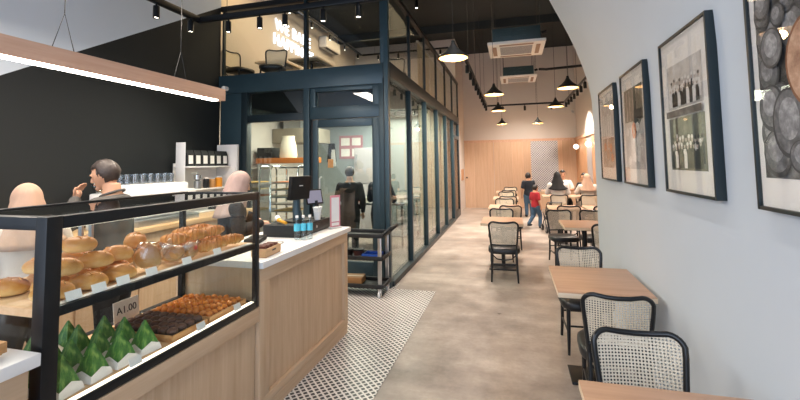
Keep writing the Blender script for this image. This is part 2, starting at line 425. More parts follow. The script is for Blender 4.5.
# side of the glazed box along the corridor
sd = sgroup('window_2', 'long glazed partition with teal mullions along the corridor', 'glazed partition')
ys = [6.15, 7.33, 8.55, 9.75, 10.95, 12.16]
for i, y in enumerate(ys):
    bar((XG-.075, y, 0), (XG, y+.07, 2.68), 'teal', 'mullion', sd)
    bar((XG-.04, y, 2.86), (XG-.003, y+.05, 3.9), 'teal_dark', 'mullion', sd)
bar((XG-.1, 5.035, 2.67), (XG+.004, 12.25, 2.87), 'teal_dark', 'beam', sd)
bar((XG-.06, 4.96, 3.87), (XG+.008, 12.25, 3.93), 'black', 'top_rail', sd)
bar((XG-.06, 5.035, 0), (XG+.02, 10.95, .07), 'teal_dark', 'sill', sd)
e = [5.03]+ys
for i in range(6):
    y0 = e[i]+(.09 if i else 0); y1 = e[i+1]
    if i < 5: pane((XG-.05, y0, .07), (XG-.044, y1, 2.67), 'glass_box', sd)
    pane((XG-.03, y0, 2.87), (XG-.026, y1, 3.87), 'glass', sd)
d2 = sgroup('door_2', 'dark side door at the far end of the glazed partition', 'door')
bar((XG-.06, 11.04, 2.2), (XG+.01, 12.16, 2.3), 'teal_dark', 'door_head', d2)
bar((XG-.05, 11.045, 0), (XG, 11.17, 2.2), 'teal_dark', 'leaf_frame', d2)
bar((XG-.05, 12.03, 0), (XG, 12.155, 2.2), 'teal_dark', 'leaf_frame', d2)
bar((XG-.05, 11.17, 0), (XG, 12.03, .2), 'teal_dark', 'leaf_frame', d2)
pane((XG-.03, 11.17, .2), (XG-.024, 12.03, 2.2), 'glass_dark', d2)
pane((XG-.05, 11.04, 2.3), (XG-.044, 12.16, 2.62), 'glass_box', d2)
# cream roller blinds hung inside three panes, upstairs and down
for i in (1, 2, 3):
    y0, y1 = ys[i]+.1, ys[i+1]-.01
    t = thing('roller_blind', 'cream roller blind drawn down inside the %s corridor pane' % ('third', 'fourth', 'fifth')[i-1], 'blind', (XG-.16, (y0+y1)/2, 2.63), 0, 'roller blinds behind the corridor glazing')
    h = (y1-y0)/2
    MB().box((-.003, -h, -2.45), (.003, h, -.02)).build('fabric', M['cream'], t)
    MB().cyl((0, -h, 0), (0, h, 0), .025, seg=12).build('roller', M['white'], t)
    MB().box((-.008, -h, -2.48), (.008, h, -2.45), bev=.003).build('bottom_bar', M['white'], t)
    t = thing('roller_blind', 'cream roller blind inside the %s upstairs corridor pane' % ('third', 'fourth', 'fifth')[i-1], 'blind', (XG-.16, (y0+y1)/2, 3.84), 0, 'roller blinds of the upper floor')
    MB().box((-.003, -h, -1.0), (.003, h, -.02)).build('fabric', M['cream'], t)
    MB().cyl((0, -h, 0), (0, h, 0), .025, seg=12).build('roller', M['white'], t)
# small round sensor on the teal panel
t = thing('security_camera', 'small white dome camera on the teal panel left of the kitchen window', 'camera', (-4.14, YG-.046, 2.715))
MB().cyl((0, 0, 0), (0, -.05, 0), .035, seg=16).build('wall_mount', M['white_plastic'], t)
MB().ball((0, -.07, 0), .034).build('dome', M['white_plastic'], t)
ORD = ['first', 'second', 'third', 'fourth', 'fifth', 'sixth', 'seventh', 'eighth', 'ninth', 'tenth', 'eleventh', 'twelfth']
# ------------------------------------------------------------------ service counter
FX = -1.5
def counter(name, label, y0, y1, ztop, stiles, xb=-2.12):
    t = thing(name, label, 'counter', (FX, (y0+y1)/2, 0)); h = (y1-y0)/2
    MB().box((xb-FX, -h, .0), (-.03, h, ztop)).build('body', M['wood_counter'], t)
    MB().box((-.03, -h, 0), (-.006, h, .085), bev=.002).build('plinth', M['wood_rail'], t)
    MB().box((-.03, -h, ztop-.085), (0, h, ztop), bev=.002).build('rail', M['wood_rail'], t)
    MB().box((-.03, -h, .085), (-.002, h, .14), bev=.002).build('rail', M['wood_rail'], t)
    for a, b in stiles:
        MB().box((-.03, a-(y0+y1)/2, .14), (0, b-(y0+y1)/2, ztop-.085), bev=.002).build('stile', M['wood_counter'], t)
    return t
counter('counter_cabinet', 'pale oak counter front with framed panel below the till', 2.225, 3.60, .918, [(2.225, 2.33), (3.53, 3.60)])
counter('counter_cabinet', 'low pale oak counter front beneath the glass pastry case', 1.015, 2.22, .695, [(1.015, 1.07)])
counter('counter_cabinet', 'pale oak counter end nearest the camera left of the pastry case', -1.2, .985, .918, [(.90, .985)])
def worktop(label, y0, y1):
    o = MB().box((-2.16, y0, .919), (FX+.022, y1, .96), bev=.004).build('worktop', M['white']); tag(o, label, 'worktop'); return o
worktop('white stone worktop carrying the till and water bottles', 2.222, 3.63)
worktop('white worktop slab nearest the camera under the wooden tray', -1.25, 1.005)

# ------------------------------------------------------------------ glass display case
CY0, CY1, CX0, CX1, CZ0, CZ1 = 1.02, 2.215, -1.5, -2.07, .70, 1.388
t = thing('display_case', 'black framed glass bakery display case built into the counter', 'display case', (0, 0, 0))
b = .036
def cb(a, c, name='frame_bar', mat='black'): return MB().box(a, c, bev=.003).build(name, M[mat], t)
nb = .052
for x, w in ((CX0, -1), (CX1, 1)):
    cb((x, CY0, CZ0), (x+w*nb, CY0+nb, CZ1-.001), 'post')
    cb((x, CY1-.03, CZ0), (x+w*.03, CY1, CZ1-.001), 'post')
    cb((x+.0005, CY0+nb, CZ1-.046), (x+w*.04, CY1-.03, CZ1-.002), 'top_rail')
    cb((x+.0005, CY0+nb, CZ0), (x+w*.04, CY1-.03, CZ0+.034), 'bottom_rail')
for y0, y1 in ((CY0, CY0+.045), (CY1-.03, CY1)):
    cb((CX0-nb, y0+.0005, CZ1-.046), (CX1+nb, y1, CZ1-.002), 'top_rail')
    cb((CX0-nb, y0+.0005, CZ0), (CX1+nb, y1, CZ0+.03), 'bottom_rail')
cb((-1.70, 1.62, CZ0+.03), (-1.71, 1.621, CZ0+.031), 'rivet')
MB().box((CX1+.04, CY0+.045, CZ0), (CX0-.04, CY1-.03, CZ0+.03)).build('base_board', M['wood_light'], t)
SZ = 1.08
MB().box((CX1+.002, CY0+.012, SZ-.028), (CX0-.025, CY1-.004, SZ-.002)).build('shelf', M['wood_light'], t)
MB().box((CX0-.025, CY0+nb, SZ-.034), (CX0-.006, CY1-.03, SZ+.0), bev=.002).build('shelf_edge', M['black'], t)
MB().box((CX0-.055, CY0+nb+.005, SZ-.0015), (CX0-.028, CY1-.035, SZ+.001)).build('price_rail', M['white'], t)
MB().box((CX0-.04, CY0+nb+.005, SZ-.035), (CX0-.028, CY1-.035, SZ-.029)).build('led_strip', M['led_case'], t)
MB().box((CX0-.035, CY0+nb+.005, CZ0+.0345), (CX0-.012, CY1-.035, CZ0+.037)).build('led_strip', M['led_case'], t)
MB().box((CX0-.052, CY0+nb+.005, CZ1-.052), (CX0-.042, CY1-.035, CZ1-.047)).build('led_strip', M['led_case'], t)
for a, c, nm in (((CX0-.004, CY0+.01, CZ0+.034), (CX0-.0075, CY1-.01, CZ1-.046), 'front_pane'),
                 ((CX0-nb, CY0+.020, CZ0+.03), (CX1+nb, CY0+.0235, CZ1-.046), 'end_pane'),
                 ((CX0-.03, CY1-.018, CZ0+.03), (CX1+.03, CY1-.015, CZ1-.046), 'end_pane'),
                 ((CX0-.04, CY0+.045, CZ1-.012), (CX1+.04, CY1-.03, CZ1-.008), 'top_pane')):
    pane(a, c, 'glass', t, nm)
pane((CX1+.012, CY0+nb, SZ+.02), (CX1+.016, 1.60, CZ1-.046), 'glass', t, 'sliding_pane')
pane((CX1+.022, 1.55, SZ+.02), (CX1+.026, CY1-.03, CZ1-.046), 'glass', t, 'sliding_pane')
for y in (1.55, 1.6): MB().box((CX1+.009, y-.006, SZ), (CX1+.03, y+.006, CZ1-.046)).build('pane_edge', M['steel'], t)
for c in [k for k in t.children if k.name.startswith('rivet')]: bpy.data.objects.remove(c)

# ---- bread on the upper shelf
def wob(seed, amp):
    r = random.Random(seed); a = [(r.uniform(2, 5), r.uniform(0, 6), r.uniform(2, 5), r.uniform(0, 6)) for _ in range(3)]
    def fn(p):
        k = 1
        for q in a: k += amp*math.sin(q[0]*p.x+q[1])*math.sin(q[2]*p.y+q[3]+p.z*2)
        return Vector((p.x*k, p.y*k, p.z*k))
    return fn
def bun_mesh(i):
    w = wob(i, .05)
    def fn(p):
        p = w(p)
        p.z = max(p.z, -.58)
        p.x *= 1-.12*p.y*p.y
        return p
    m = MB().ball((0, 0, 0), (.045, .068, .037), u=24, v=14, fn=fn)
    return m
def oval(i, label, loc, rz, tilt=0, sc=1.0, wrap=False):
    t = thing('bread_roll', label, 'bread', loc, rz, 'bread rolls on the upper shelf of the case')
    t.rotation_euler = (tilt, random.uniform(-.04, .04), rz); t.scale = (sc*.97, sc*.92, sc*1.04)
    bun_mesh(i).build('crust', M['bun'], t, smooth=180)
    # shallow slashes on the crust
    m = MB()
    for k in (-1, 0, 1):
        y = k*.03; m.tube([(-.02, y-.012, .0325-abs(k)*.004), (0, y, .0365-abs(k)*.004), (.02, y+.012, .0325-abs(k)*.004)], .003, 6)
    m.build('slash', M['croissant'], t, smooth=180)
    if wrap:
        MB().ball((0, 0, .002), (.052, .082, .043), u=20, v=12, fn=wob(i+50, .09)).build('plastic_bag', M['bag'], t, smooth=180)
    return t
rolls = []
for nm, x, yy in (('front', -1.607, (1.122, 1.25, 1.378)), ('second', -1.720, (1.190, 1.318, 1.442)), ('rear', -1.833, (1.125, 1.25, 1.375))):
    for q, y in enumerate(yy): rolls.append(('golden bread roll lying in the %s bottom row, %s from the case end' % (nm, ORD[q]), (x, y, SZ+.026), -.78))
for q, (x, y) in enumerate(((-1.655, 1.185), (-1.655, 1.312), (-1.68, 1.425))): rolls.append(('golden bread roll stacked on the front bottom rows, %s from the case end' % ORD[q], (x, y, SZ+.091), -.8))
for q, (x, y) in enumerate(((-1.775, 1.20), (-1.775, 1.325))): rolls.append(('golden bread roll stacked at the back of the pile, %s from the case end' % ORD[q], (x, y, SZ+.091), -.75))
rolls.append(('golden bread roll on the very top of the pile near the post', (-1.71, 1.285, SZ+.155), -.8))
for i, (lb, loc, rz) in enumerate(rolls): oval(i, lb, loc, rz+random.uniform(-.06, .06))
def bag_loaf(i, label, loc, rz, sc):
    t = thing('bagged_bread', label, 'bread', loc, rz, 'bread in clear plastic bags'); t.scale = sc
    MB().ball((0, 0, 0), (.05, .062, .048), u=22, v=14, fn=wob(i+20, .06)).build('crust', M['round_bun'], t, smooth=180)
    m = MB().ball((0, 0, 0), (.057, .073, .055), u=22, v=14, fn=wob(i+33, .1))
    m.tube([(0, .06, .02), (.005, .085, .03), (.01, .105, .045)], [.03, .012, .022], 8)
    m.build('plastic_bag', M['bag'], t, smooth=180)
    return t
bag_loaf(1, 'large pale loaf in a clear bag standing mid shelf', (-1.605, 1.522, SZ+.068), -.7, (.8, .86, 1.15))
bag_loaf(2, 'brown loaf in a crinkled clear bag, right of the pale bagged loaf', (-1.60, 1.650, SZ+.050), -.6, (.72, .85, .82))
bag_loaf(3, 'small bagged bun with a red sticker lying between the croissants', (-1.59, 1.757, SZ+.045), .2, (.62, .62, .72))
def sticker(parent, loc):
    MB().cyl(loc, (loc[0], loc[1], loc[2]+.002), .016, seg=14).build('red_sticker', MATRED, parent)
MATRED = plain('red_sticker', 'c23a34', .5)
for o in [k for k in C.objects if k.get('label', '').startswith('small bagged bun')]:
    MB().ball((.052, -.01, .02), (.006, .02, .016)).build('red_sticker', MATRED, o, smooth=180)
def roundbun(i, label, loc, sc=1):
    t = thing('round_bun', label, 'bun', loc, i*.7, 'round buns at the back of the upper shelf'); t.scale = (sc,)*3
    MB().ball((0, 0, 0), (.05, .05, .038), u=22, v=12, fn=wob(i+70, .05)).build('crust', M['round_bun'], t, smooth=180)
    m = MB()
    for k in range(5):
        a = k*2*PI/5; m.tube([(0, 0, .039), (.02*math.cos(a), .02*math.sin(a), .0365), (.036*math.cos(a+.3), .036*math.sin(a+.3), .028)], .003, 6)
    m.build('crumb_topping', M['bun'], t, smooth=180)
roundbun(1, 'round crumb-topped bun at the back behind the pale bagged loaf', (-1.82, 1.71, SZ+.04), 1.0)
roundbun(2, 'round crumb-topped bun atop the pile behind the pale bagged loaf', (-1.82, 1.645, SZ+.106), 1.0)
roundbun(3, 'round crumb-topped bun at the back under the stacked bun', (-1.82, 1.585, SZ+.04), 1.0)
def croissant_mesh():
    m = MB(); n = 41; pts = []; rs = []
    for i in range(n):
        a = (i/(n-1)-.5)*2.6; s = 1-abs(i/(n-1)-.5)*2; side = 1 if i < n/2 else -1
        pts.append((.058*math.sin(a), -.040*math.cos(a)+.028, 0)); ph = (i % 6)/6 if side > 0 else ((n-1-i) % 6)/6
        rs.append((.007+.0245*s**.6)*(.84+.26*ph))
    m.tube(pts, rs, 12); return m
cr0 = thing('croissant', 'croissant', 'croissant', (0, 0, 0), 0, 'croissants on the upper shelf of the case')
o_ = croissant_mesh(); [setattr(v, 'co', v.co*1.06) for v in o_.bm.verts]; o_.build('crust', M['croissant'], cr0, smooth=60)
crs = []
for nm, x, yy in (('front', -1.605, (1.87, 1.982, 2.10)), ('second', -1.717, (1.67, 1.795, 1.92, 2.045)), ('third', -1.83, (1.845, 1.97, 2.095))):
    for q, y in enumerate(yy): crs.append(((x, y, .03), .8+random.uniform(-.15, .15), '%s bottom row, %s from the bagged loaves' % (nm, ORD[q])))
for q, (x, y) in enumerate(((-1.66, 1.73), (-1.655, 1.86), (-1.655, 1.99), (-1.765, 1.91), (-1.77, 2.035))): crs.append(((x, y, .094), .8+random.uniform(-.2, .2), 'stacked upper layer, %s from the bagged loaves' % ORD[q]))
for i, ((x, y, z), rz, w) in enumerate(crs):
    lb = 'flaky brown croissant, '+w
    if i == 0: o = cr0; o.location = (x, y, SZ+z+.012); o.rotation_euler = (0, 0, rz); o['label'] = lb
    else: o = dup(cr0, (x, y, SZ+z+.012), rz, lb); o.rotation_euler = (random.uniform(-.06, .06), random.uniform(-.06, .06), rz)
# ---- price cards
card0 = thing('price_card', 'card', 'price card', (0, 0, 0), 0, 'blank white price cards along the shelves')
MB().box((-.001, -.028, 0), (.001, .028, .034), M=RY(-.35)).build('card', M['paper'], card0, smooth=0)
MB().box((-.02, -.022, 0), (.002, .022, .003), bev=.001).build('foot', M['white_plastic'], card0)
cards = [(-1.52, 1.135, SZ, 'upper shelf, first beside the near post'), (-1.515, 1.225, SZ, 'upper shelf, second from the near post'), (-1.515, 1.325, SZ, 'upper shelf, third from the near post'), (-1.515, 1.46, SZ, 'upper shelf, in front of the pale bagged loaf'), (-1.515, 1.66, SZ, 'upper shelf, left of the croissants'), (-1.515, 1.87, SZ, 'upper shelf, below the croissants'),
         (-1.515, 1.39, CZ0+.037, 'case floor, between leaf packets'), (-1.515, 1.76, CZ0+.037, 'case floor, in front of the dark cakes'), (-1.515, 2.04, CZ0+.037, 'case floor, in front of the orange pastries')]
for i, (x, y, z, w) in enumerate(cards):
    lb = 'small white price card on the '+w
    if i == 0: card0.location = (x, y, z+.0022); card0['label'] = lb
    else: dup(card0, (x, y, z+.0022), 0, lb)
# ---- banana leaf rice packets on the case floor
FZ = CZ0+.031
pk0 = thing('rice_packet', 'p', 'rice packet', (0, 0, 0), 0, 'rice packets wrapped in banana leaf')
def pyramid(r, h, z0, ap=.004, n=4, bul=.0):
    m = MB(); K = 6; rings = []
    for j in range(K+1):
        t_ = j/K; rr = r*(1-t_)+ap*t_ + bul*math.sin(PI*t_)
        rings.append([(rr*math.cos(PI/4+k*PI/2), rr*math.sin(PI/4+k*PI/2), z0+h*t_) for k in range(n)])
    V = [[m.bm.verts.new(p) for p in R] for R in rings]
    fs = [m.bm.faces.new(V[0][::-1]), m.bm.faces.new(V[-1])]
    for A, B in zip(V, V[1:]):
        for k in range(n): fs.append(m.bm.faces.new((A[k], A[(k+1) % n], B[(k+1) % n], B[k])))
    return m
m = pyramid(.069, .138, .0, .004, bul=.003)
lo = m.build('leaf_wrap', M['leaf'], pk0, smooth=0)
m = MB()
for k in range(4):   # a folded paper collar round the foot, dipping at each corner
    a0, a1 = PI/4+k*PI/2, PI/4+(k+1)*PI/2
    R0, R1 = .0725, .063
    p = lambda a, r, z: (r*math.cos(a), r*math.sin(a), z)
    mid = (a0+a1)/2
    m.poly([p(a0, R0, 0), p(a1, R0, 0), p(a1, R1, .026), p(mid, R1*.74, .047), p(a0, R1, .026)])
m.build('paper_collar', M['paper'], pk0, smooth=0)
def place_packets():
    rows = [('front', -1.615, [1.165, 1.283, 1.401, 1.519], 0), ('middle', -1.732, [1.165, 1.283, 1.401, 1.519], .4), ('back', -1.85, [1.165, 1.283, 1.401, 1.519], .2), ('rearmost', -1.962, [1.31, 1.44], .5)]
    first = True
    for nm, x, yy, r in rows:
        for i, y in enumerate(yy):
            lb = 'green banana leaf rice packet in the %s row, %s from the near post' % (nm, ORD[i])
            rz = random.uniform(-.12, .12)
            if first: pk0.location = (x, y, FZ); pk0.rotation_euler = (0, 0, rz); pk0['label'] = lb; first = False
            else: dup(pk0, (x, y, FZ), rz, lb, scale=random.uniform(.93, 1.0))
place_packets()
# ---- trays of dark cakes and of orange pastries
def tray(name, label, x0, y0, x1, y1, z, h, mat, grp=None):
    t = thing(name, label, 'tray', ((x0+x1)/2, (y0+y1)/2, z), 0, grp); a, c = (x1-x0)/2, (y1-y0)/2
    MB().box((-a, -c, 0), (a, c, .008), bev=.002).build('base', M[mat], t)
    w = .008
    for p, q in (((-a, -c, .008), (-a+w, c, h)), ((a-w, -c, .008), (a, c, h)), ((-a+w, -c, .008), (a-w, -c+w, h)), ((-a+w, c-w, .008), (a-w, c, h))):
        MB().box(p, q, bev=.002).build('rim', M[mat], t)
    return t
tray('pastry_tray', 'wooden tray of dark chocolate cakes on the case floor', -1.93, 1.61, -1.55, 1.842, FZ, .03, 'wood_tray', 'wooden pastry trays')
tray('pastry_tray', 'wooden tray of orange pastries at the far end of the case floor', -1.95, 1.855, -1.55, 2.16, FZ, .03, 'wood_tray', 'wooden pastry trays')
ck0 = thing('chocolate_cake', 'small round dark chocolate cake packed in the near tray', 'cake', (0, 0, 0), 0, 'chocolate cakes in the tray')
MB().lathe([(0, 0), (.018, 0), (.0235, .024), (.025, .028), (.024, .036), (.015, .043), (0, .045)], 14).build('cake', M['choc'], ck0, smooth=60)
MB().lathe([(.0185, .0), (.0243, .024), (.0248, .024), (.019, 0)], 18).build('paper_case', M['hair_brown'], ck0)
n = 0
for i in range(7):
    for j in range(4):
        p = (-1.896+i*.052, 1.645+j*.053, FZ+.0085)
        if n == 0: ck0.location = p
        else: dup(ck0, p, random.uniform(0, 6))
        n += 1
tt0 = thing('orange_pastry', 'small glazed orange pastry packed in the far tray', 'pastry', (0, 0, 0), 0, 'orange pastries in the tray')
MB().ball((0, 0, .015), (.0185, .0165, .016), u=12, v=8, fn=wob(5, .1)).build('pastry', M['tart'], tt0, smooth=180)
n = 0
for i in range(9):
    for j in range(7):
        p = (-1.917+i*.0418, 1.891+j*.0395, FZ+.0105+random.uniform(0, .012))
        if n == 0: tt0.location = p
        else: dup(tt0, p, random.uniform(0, 6))
        n += 1
# paper sign standing behind the case
t = thing('paper_sign', 'white price sign with black handwriting on the case floor behind the leaf packets', 'sign', (-1.985, 1.76, FZ+.012), .02)
MB().box((-.003, -.075, 0), (.0, .075, .11), M=RY(-.12)).build('card', M['paper'], t, smooth=0)
def text_mesh(s, size, mat, parent=None, name='lettering', M4=None, depth=.001, align='CENTER', spacing=1.0, bold=0):
    cu = bpy.data.curves.new('t', 'FONT'); cu.body = s; cu.size = size; cu.extrude = depth; cu.align_x = align; cu.align_y = 'CENTER'; cu.space_character = spacing
    cu.offset = bold
    ob = bpy.data.objects.new('t', cu); C.objects.link(ob)
    dg = bpy.context.evaluated_depsgraph_get(); me = bpy.data.meshes.new_from_object(ob.evaluated_get(dg)); bpy.data.objects.remove(ob)
    if M4 is not None: me.transform(M4)
    me.materials.clear(); me.materials.append(mat); o = bpy.data.objects.new(name, me); C.objects.link(o)
    if parent is not None: o.parent = parent
    return o
FACE_X = Matrix(((0, 0, 1, 0), (1, 0, 0, 0), (0, 1, 0, 0), (0, 0, 0, 1)))   # text reading along +Y, facing +X
text_mesh('A1.00', .05, M['black_matte'], t, M4=RY(-.12) @ T(.001, 0, .06) @ FACE_X, depth=.0008)

# wooden tray on the near worktop
def open_tray(label, loc, a, c, h, rz=0, mat='wood_tray', nm='wooden_tray'):
    t = thing(nm, label, 'tray', loc, rz)
    MB().box((-a, -c, 0), (a, c, .012), bev=.002).build('base', M[mat], t)
    for s in (-1, 1):
        MB().prism([(s*(a-.012), -c, .012), (s*a, -c, .012), (s*(a+.015), -c-.01, h), (s*(a+.003), -c-.01, h)], (0, 2*c+.02, 0)).build('side', M[mat], t)
        MB().prism([(-a-.01, s*(c-.012), .012), (-a-.01, s*c, .012), (-a-.01, s*(c+.012), h-.001), (-a-.01, s*c, h-.001)], (2*a+.02, 0, 0)).build('side', M[mat], t)
    return t
open_tray('shallow wooden tray on the worktop nearest the camera', (-1.70, .80, .961), .14, .14, .05)
tag(MB().box((-1.86, .985, 1.0), (-1.74, .9865, 1.1)).build('paper_note', M['paper'], smooth=0), 'translucent white note taped low on the near end of the case', 'note') if 0 else None

# ---- things on the till counter
WZ = .961
t = thing('water_bottle', 'w', 'bottle', (0, 0, 0), 0, 'water bottles on the till counter'); wb0 = t
M['water'] = glass('water_plastic', (.88, .95, .97, 1), 1.4, .06)
M['blue_label'] = plain('blue_label', '58c4de', .4)
MB().lathe([(0, 0), (.024, 0), (.028, .006), (.027, .05), (.0285, .1), (.026, .125), (.012, .158), (.0115, .168), (0, .168)], 20).build('bottle', M['water'], t, smooth=60)
MB().lathe([(.0292, .068), (.0298, .072), (.0298, .118), (.0285, .122), (.0278, .12), (.0278, .07)], 20).build('label_band', M['blue_label'], t)
MB().lathe([(0, .169), (.0145, .169), (.0145, .186), (.012, .188), (0, .188)], 16).build('cap', M['white_plastic'], t)
for i, (x, y) in enumerate(((-1.65, 2.935), (-1.61, 2.965), (-1.57, 2.995))):
    lb = 'clear water bottle with blue label, %s of the three by the till' % ('leftmost', 'middle', 'rightmost')[i]
    if i == 0: t.location = (x, y, WZ); t['label'] = lb; t.scale = (.8, .8, 1)
    else: dup(t, (x, y, WZ), .5*i, lb)
# small wooden box of packets at the end of the case
t = thing('wooden_box', 'small slatted wooden box of brown packets beside the case', 'box', (-1.585, 2.42, WZ), .1)
MB().box((-.05, -.1, 0), (.05, .1, .006)).build('base', M['wood_tray'], t)
for s in (-1, 1):
    MB().box((s*.05-.004, -.1, .006), (s*.05+.004, .1, .055), bev=.001).build('side', M['wood_light'], t)
    MB().box((-.045, s*.1-.004, .006), (.045, s*.1+.004, .055), bev=.001).build('side', M['wood_light'], t)
MB().box((.0545, -.025, .03), (.055, .025, .04)).build('handle_slot', M['black'], t)
pk = plain('brown_packet', '5d2f26', .35)
for i in range(4):
    q = thing('snack_packet', 'dark brown snack packet in the wooden box, %s from the case' % ORD[i], 'packet', (-1.585, 2.352+i*.045, WZ+.007), .1, 'snack packets in the box')
    MB().box((-.035, -.014, 0), (.035, .014, .062), bev=.005).build('wrapper', pk, q)
# card terminal, cash drawer printer, till screens
t = thing('card_terminal', 'flat black card terminal lying on the till counter', 'card terminal', (-1.93, 2.80, WZ), .3)
MB().box((-.06, -.1, 0), (.06, .1, .035), bev=.008).build('body', M['black_matte'], t)
MB().box((-.045, -.02, .0355), (.045, .085, .038), bev=.002).build('screen', M['black'], t)
MB().box((-.045, -.085, .0355), (.045, -.035, .039), bev=.003).build('keypad', M['vinyl'], t)
t = thing('cash_drawer', 'long black cash drawer under the till screens', 'cash drawer', (-1.83, 3.28, WZ), .0)
MB().box((-.17, -.28, 0), (.17, .28, .095), bev=.006).build('body', M['black_matte'], t)
MB().box((.1705, -.26, .01), (.176, .26, .085), bev=.003).build('drawer', M['black'], t)
MB().cyl((.176, 0, .05), (.181, 0, .05), .012).build('lock', M['steel'], t)
DZ = WZ+.096
t = thing('till_monitor', 'black till monitor on a stand with its back to the hall', 'monitor', (-1.80, 3.22, DZ), -.3)
MB().box((-.07, -.09, 0), (.07, .09, .015), bev=.004).build('base', M['black'], t)
MB().tube([(0, 0, .015), (-.02, 0, .12), (-.01, 0, .26)], [.045, .035, .03], 10).build('stand', M['teal'], t)
MB().box((-.035, -.115, .19), (.0, .115, .395), M=RY(.12), bev=.008).build('screen_housing', M['black'], t)
MB().box((.001, -.02, .31), (.003, .02, .317), M=RY(.12)).build('badge', M['white'], t)
t = thing('customer_display', 'tilted customer tablet display beside the till monitor', 'tablet', (-1.735, 3.46, DZ), -.5)
MB().box((-.05, -.05, 0), (.05, .05, .01), bev=.003).build('base', M['black'], t)
MB().cyl((0, 0, .01), (-.02, 0, .16), .014).build('stand', M['black'], t)
MB().box((-.014, -.09, .13), (.0, .09, .27), M=RY(-.25), bev=.004).build('screen_housing', M['black'], t)
MB().box((.0005, -.078, .143), (.002, .078, .258), M=RY(-.25)).build('screen', emit('tablet_screen', 'b9b4c8', .6), t, smooth=0)
t = thing('straw_cup', 'white cup of wrapped straws and napkins behind the bottles', 'cup', (-1.69, 3.37, DZ))
MB().lathe([(0, 0), (.025, 0), (.034, .07), (.031, .07), (.023, .005), (0, .005)], 18).build('cup', M['white_plastic'], t)
m = MB()
for k in range(9):
    a = k*.7; m.tube([(.012*math.cos(a), .012*math.sin(a), .02), (.035*math.cos(a), .035*math.sin(a), .115)], [.006, .011], 6)
m.build('napkins', M['paper'], t)
t = thing('payment_sign', 'upright pink and white payment sign on the counter corner', 'sign', (-1.59, 3.53, WZ), -.55)
MB().box((-.03, -.06, 0), (.03, .06, .012), bev=.003).build('base', M['white_plastic'], t)
MB().box((-.004, -.055, .012), (.0, .055, .30), bev=.001).build('panel', plain('pink_print', 'd98a94', .35), t)
MB().box((.0003, -.042, .06), (.0015, .042, .28)).build('white_field', M['paper'], t, smooth=0)
MB().box((.0003, -.04, .022), (.0015, .04, .05)).build('white_field', M['paper'], t, smooth=0)
t = thing('barcode_scanner', 'orange and white hand scanner lying on the cash drawer', 'scanner', (-1.86, 3.06, DZ), .9)
MB().tube([(0, -.09, .02), (0, .02, .024), (0, .07, .03)], [.012, .014, .02], 10).build('handle', plain('orange_plastic', 'e0a030', .4), t)
MB().tube([(0, .07, .03), (.0, .11, .045)], [.02, .024], 10).build('head', M['white_plastic'], t)
t = thing('till_roll', 'white ruled note pad beside the card terminal', 'note pad', (-1.72, 2.72, WZ), .2)
MB().box((-.05, -.07, 0), (.05, .07, .008), bev=.001).build('pad', M['paper'], t)
MB().box((-.05, .055, .0082), (.05, .07, .0095)).build('binding', M['black'], t)

# ------------------------------------------------------------------ trolley by the glass corner
t = thing('service_trolley', 'black three tier trolley with silver posts by the glass corner', 'trolley', (-1.88, 4.74, 0))
hx, hy = .40, .165
def shelf(z, nm='tray'):
    m = MB().box((-hx, -hy, z), (hx, hy, z+.012), bev=.004)
    for s in (-1, 1):
        m.box((-hx, s*hy-.012, z+.005), (hx, s*hy+.012, z+.05), bev=.006); m.box((s*hx-.012, -hy, z+.005), (s*hx+.012, hy, z+.05), bev=.006)
    return m.build(nm, M['black_matte'], t)
shelf(.10); shelf(.42); shelf(.68)
for s in (-1, 1):
    for q in (-1, 1):
        MB().box((s*(hx-.035)-.022, q*(hy-.02)-.012, .15), (s*(hx-.035)+.022, q*(hy-.02)+.012, .68), bev=.005).build('post', M['steel'], t)
        w = MB(); w.cyl((s*(hx-.035)-.012, q*(hy-.01), .04), (s*(hx-.035)+.012, q*(hy-.01), .04), .04, seg=18)
        c = w.build('caster', plain('caster_grey', 'cfd0d2', .5) if s+q == -2 else bpy.data.materials['caster_grey'], t)
        MB().box((s*(hx-.035)-.02, q*(hy-.01)-.012, .06), (s*(hx-.035)+.02, q*(hy-.01)+.012, .105), bev=.003).build('fork', M['steel'], c)
MB().tube([(hx, -hy, .71), (hx+.06, -hy, .76), (hx+.1, -hy+.02, .80), (hx+.1, hy-.02, .80), (hx+.06, hy, .76), (hx, hy, .71)], .016, 10).build('handle', M['black_matte'], t)
t = thing('cardboard_box', 'small brown box on the bottom tray of the trolley', 'box', (-1.90, 4.76, .113), .1)
MB().box((-.12, -.1, 0), (.12, .1, .075), bev=.003).build('box', plain('cardboard', 'a97b4c', .7), t)
MB().box((-.12, -.02, .0752), (.12, .02, .0765)).build('tape', M['wood_edge'], t)
t = thing('plastic_crate', 'blue shallow crate on the middle tray of the trolley', 'crate', (-1.65, 4.74, .433), 0)
BL = plain('blue_plastic', '2f5fc0', .4)
MB().box((-.1, -.1, 0), (.1, .1, .01), bev=.002).build('base', BL, t)
for s in (-1, 1):
    MB().box((s*.1-.005, -.1, .01), (s*.1+.005, .1, .045), bev=.002).build('side', BL, t); MB().box((-.095, s*.1-.005, .01), (.095, s*.1+.005, .045), bev=.002).build('side', BL, t)
for i, (x, c, lb) in enumerate(((-2.14, '23262b', 'black'), (-1.97, '2b2422', 'dark brown'), (-1.832, '4a2a24', 'reddish brown'))):
    q = thing('container', '%s lidded tub on the middle tray of the trolley' % lb, 'tub', (x, 4.74, .433))
    MB().lathe([(0, 0), (.055, 0), (.065, .07), (0, .07)], 18).build('tub', plain('tub_%d' % i, c, .5), q)
    MB().lathe([(0, .071), (.068, .071), (.068, .082), (.03, .088), (0, .088)], 18).build('lid', M['black_matte'], q)

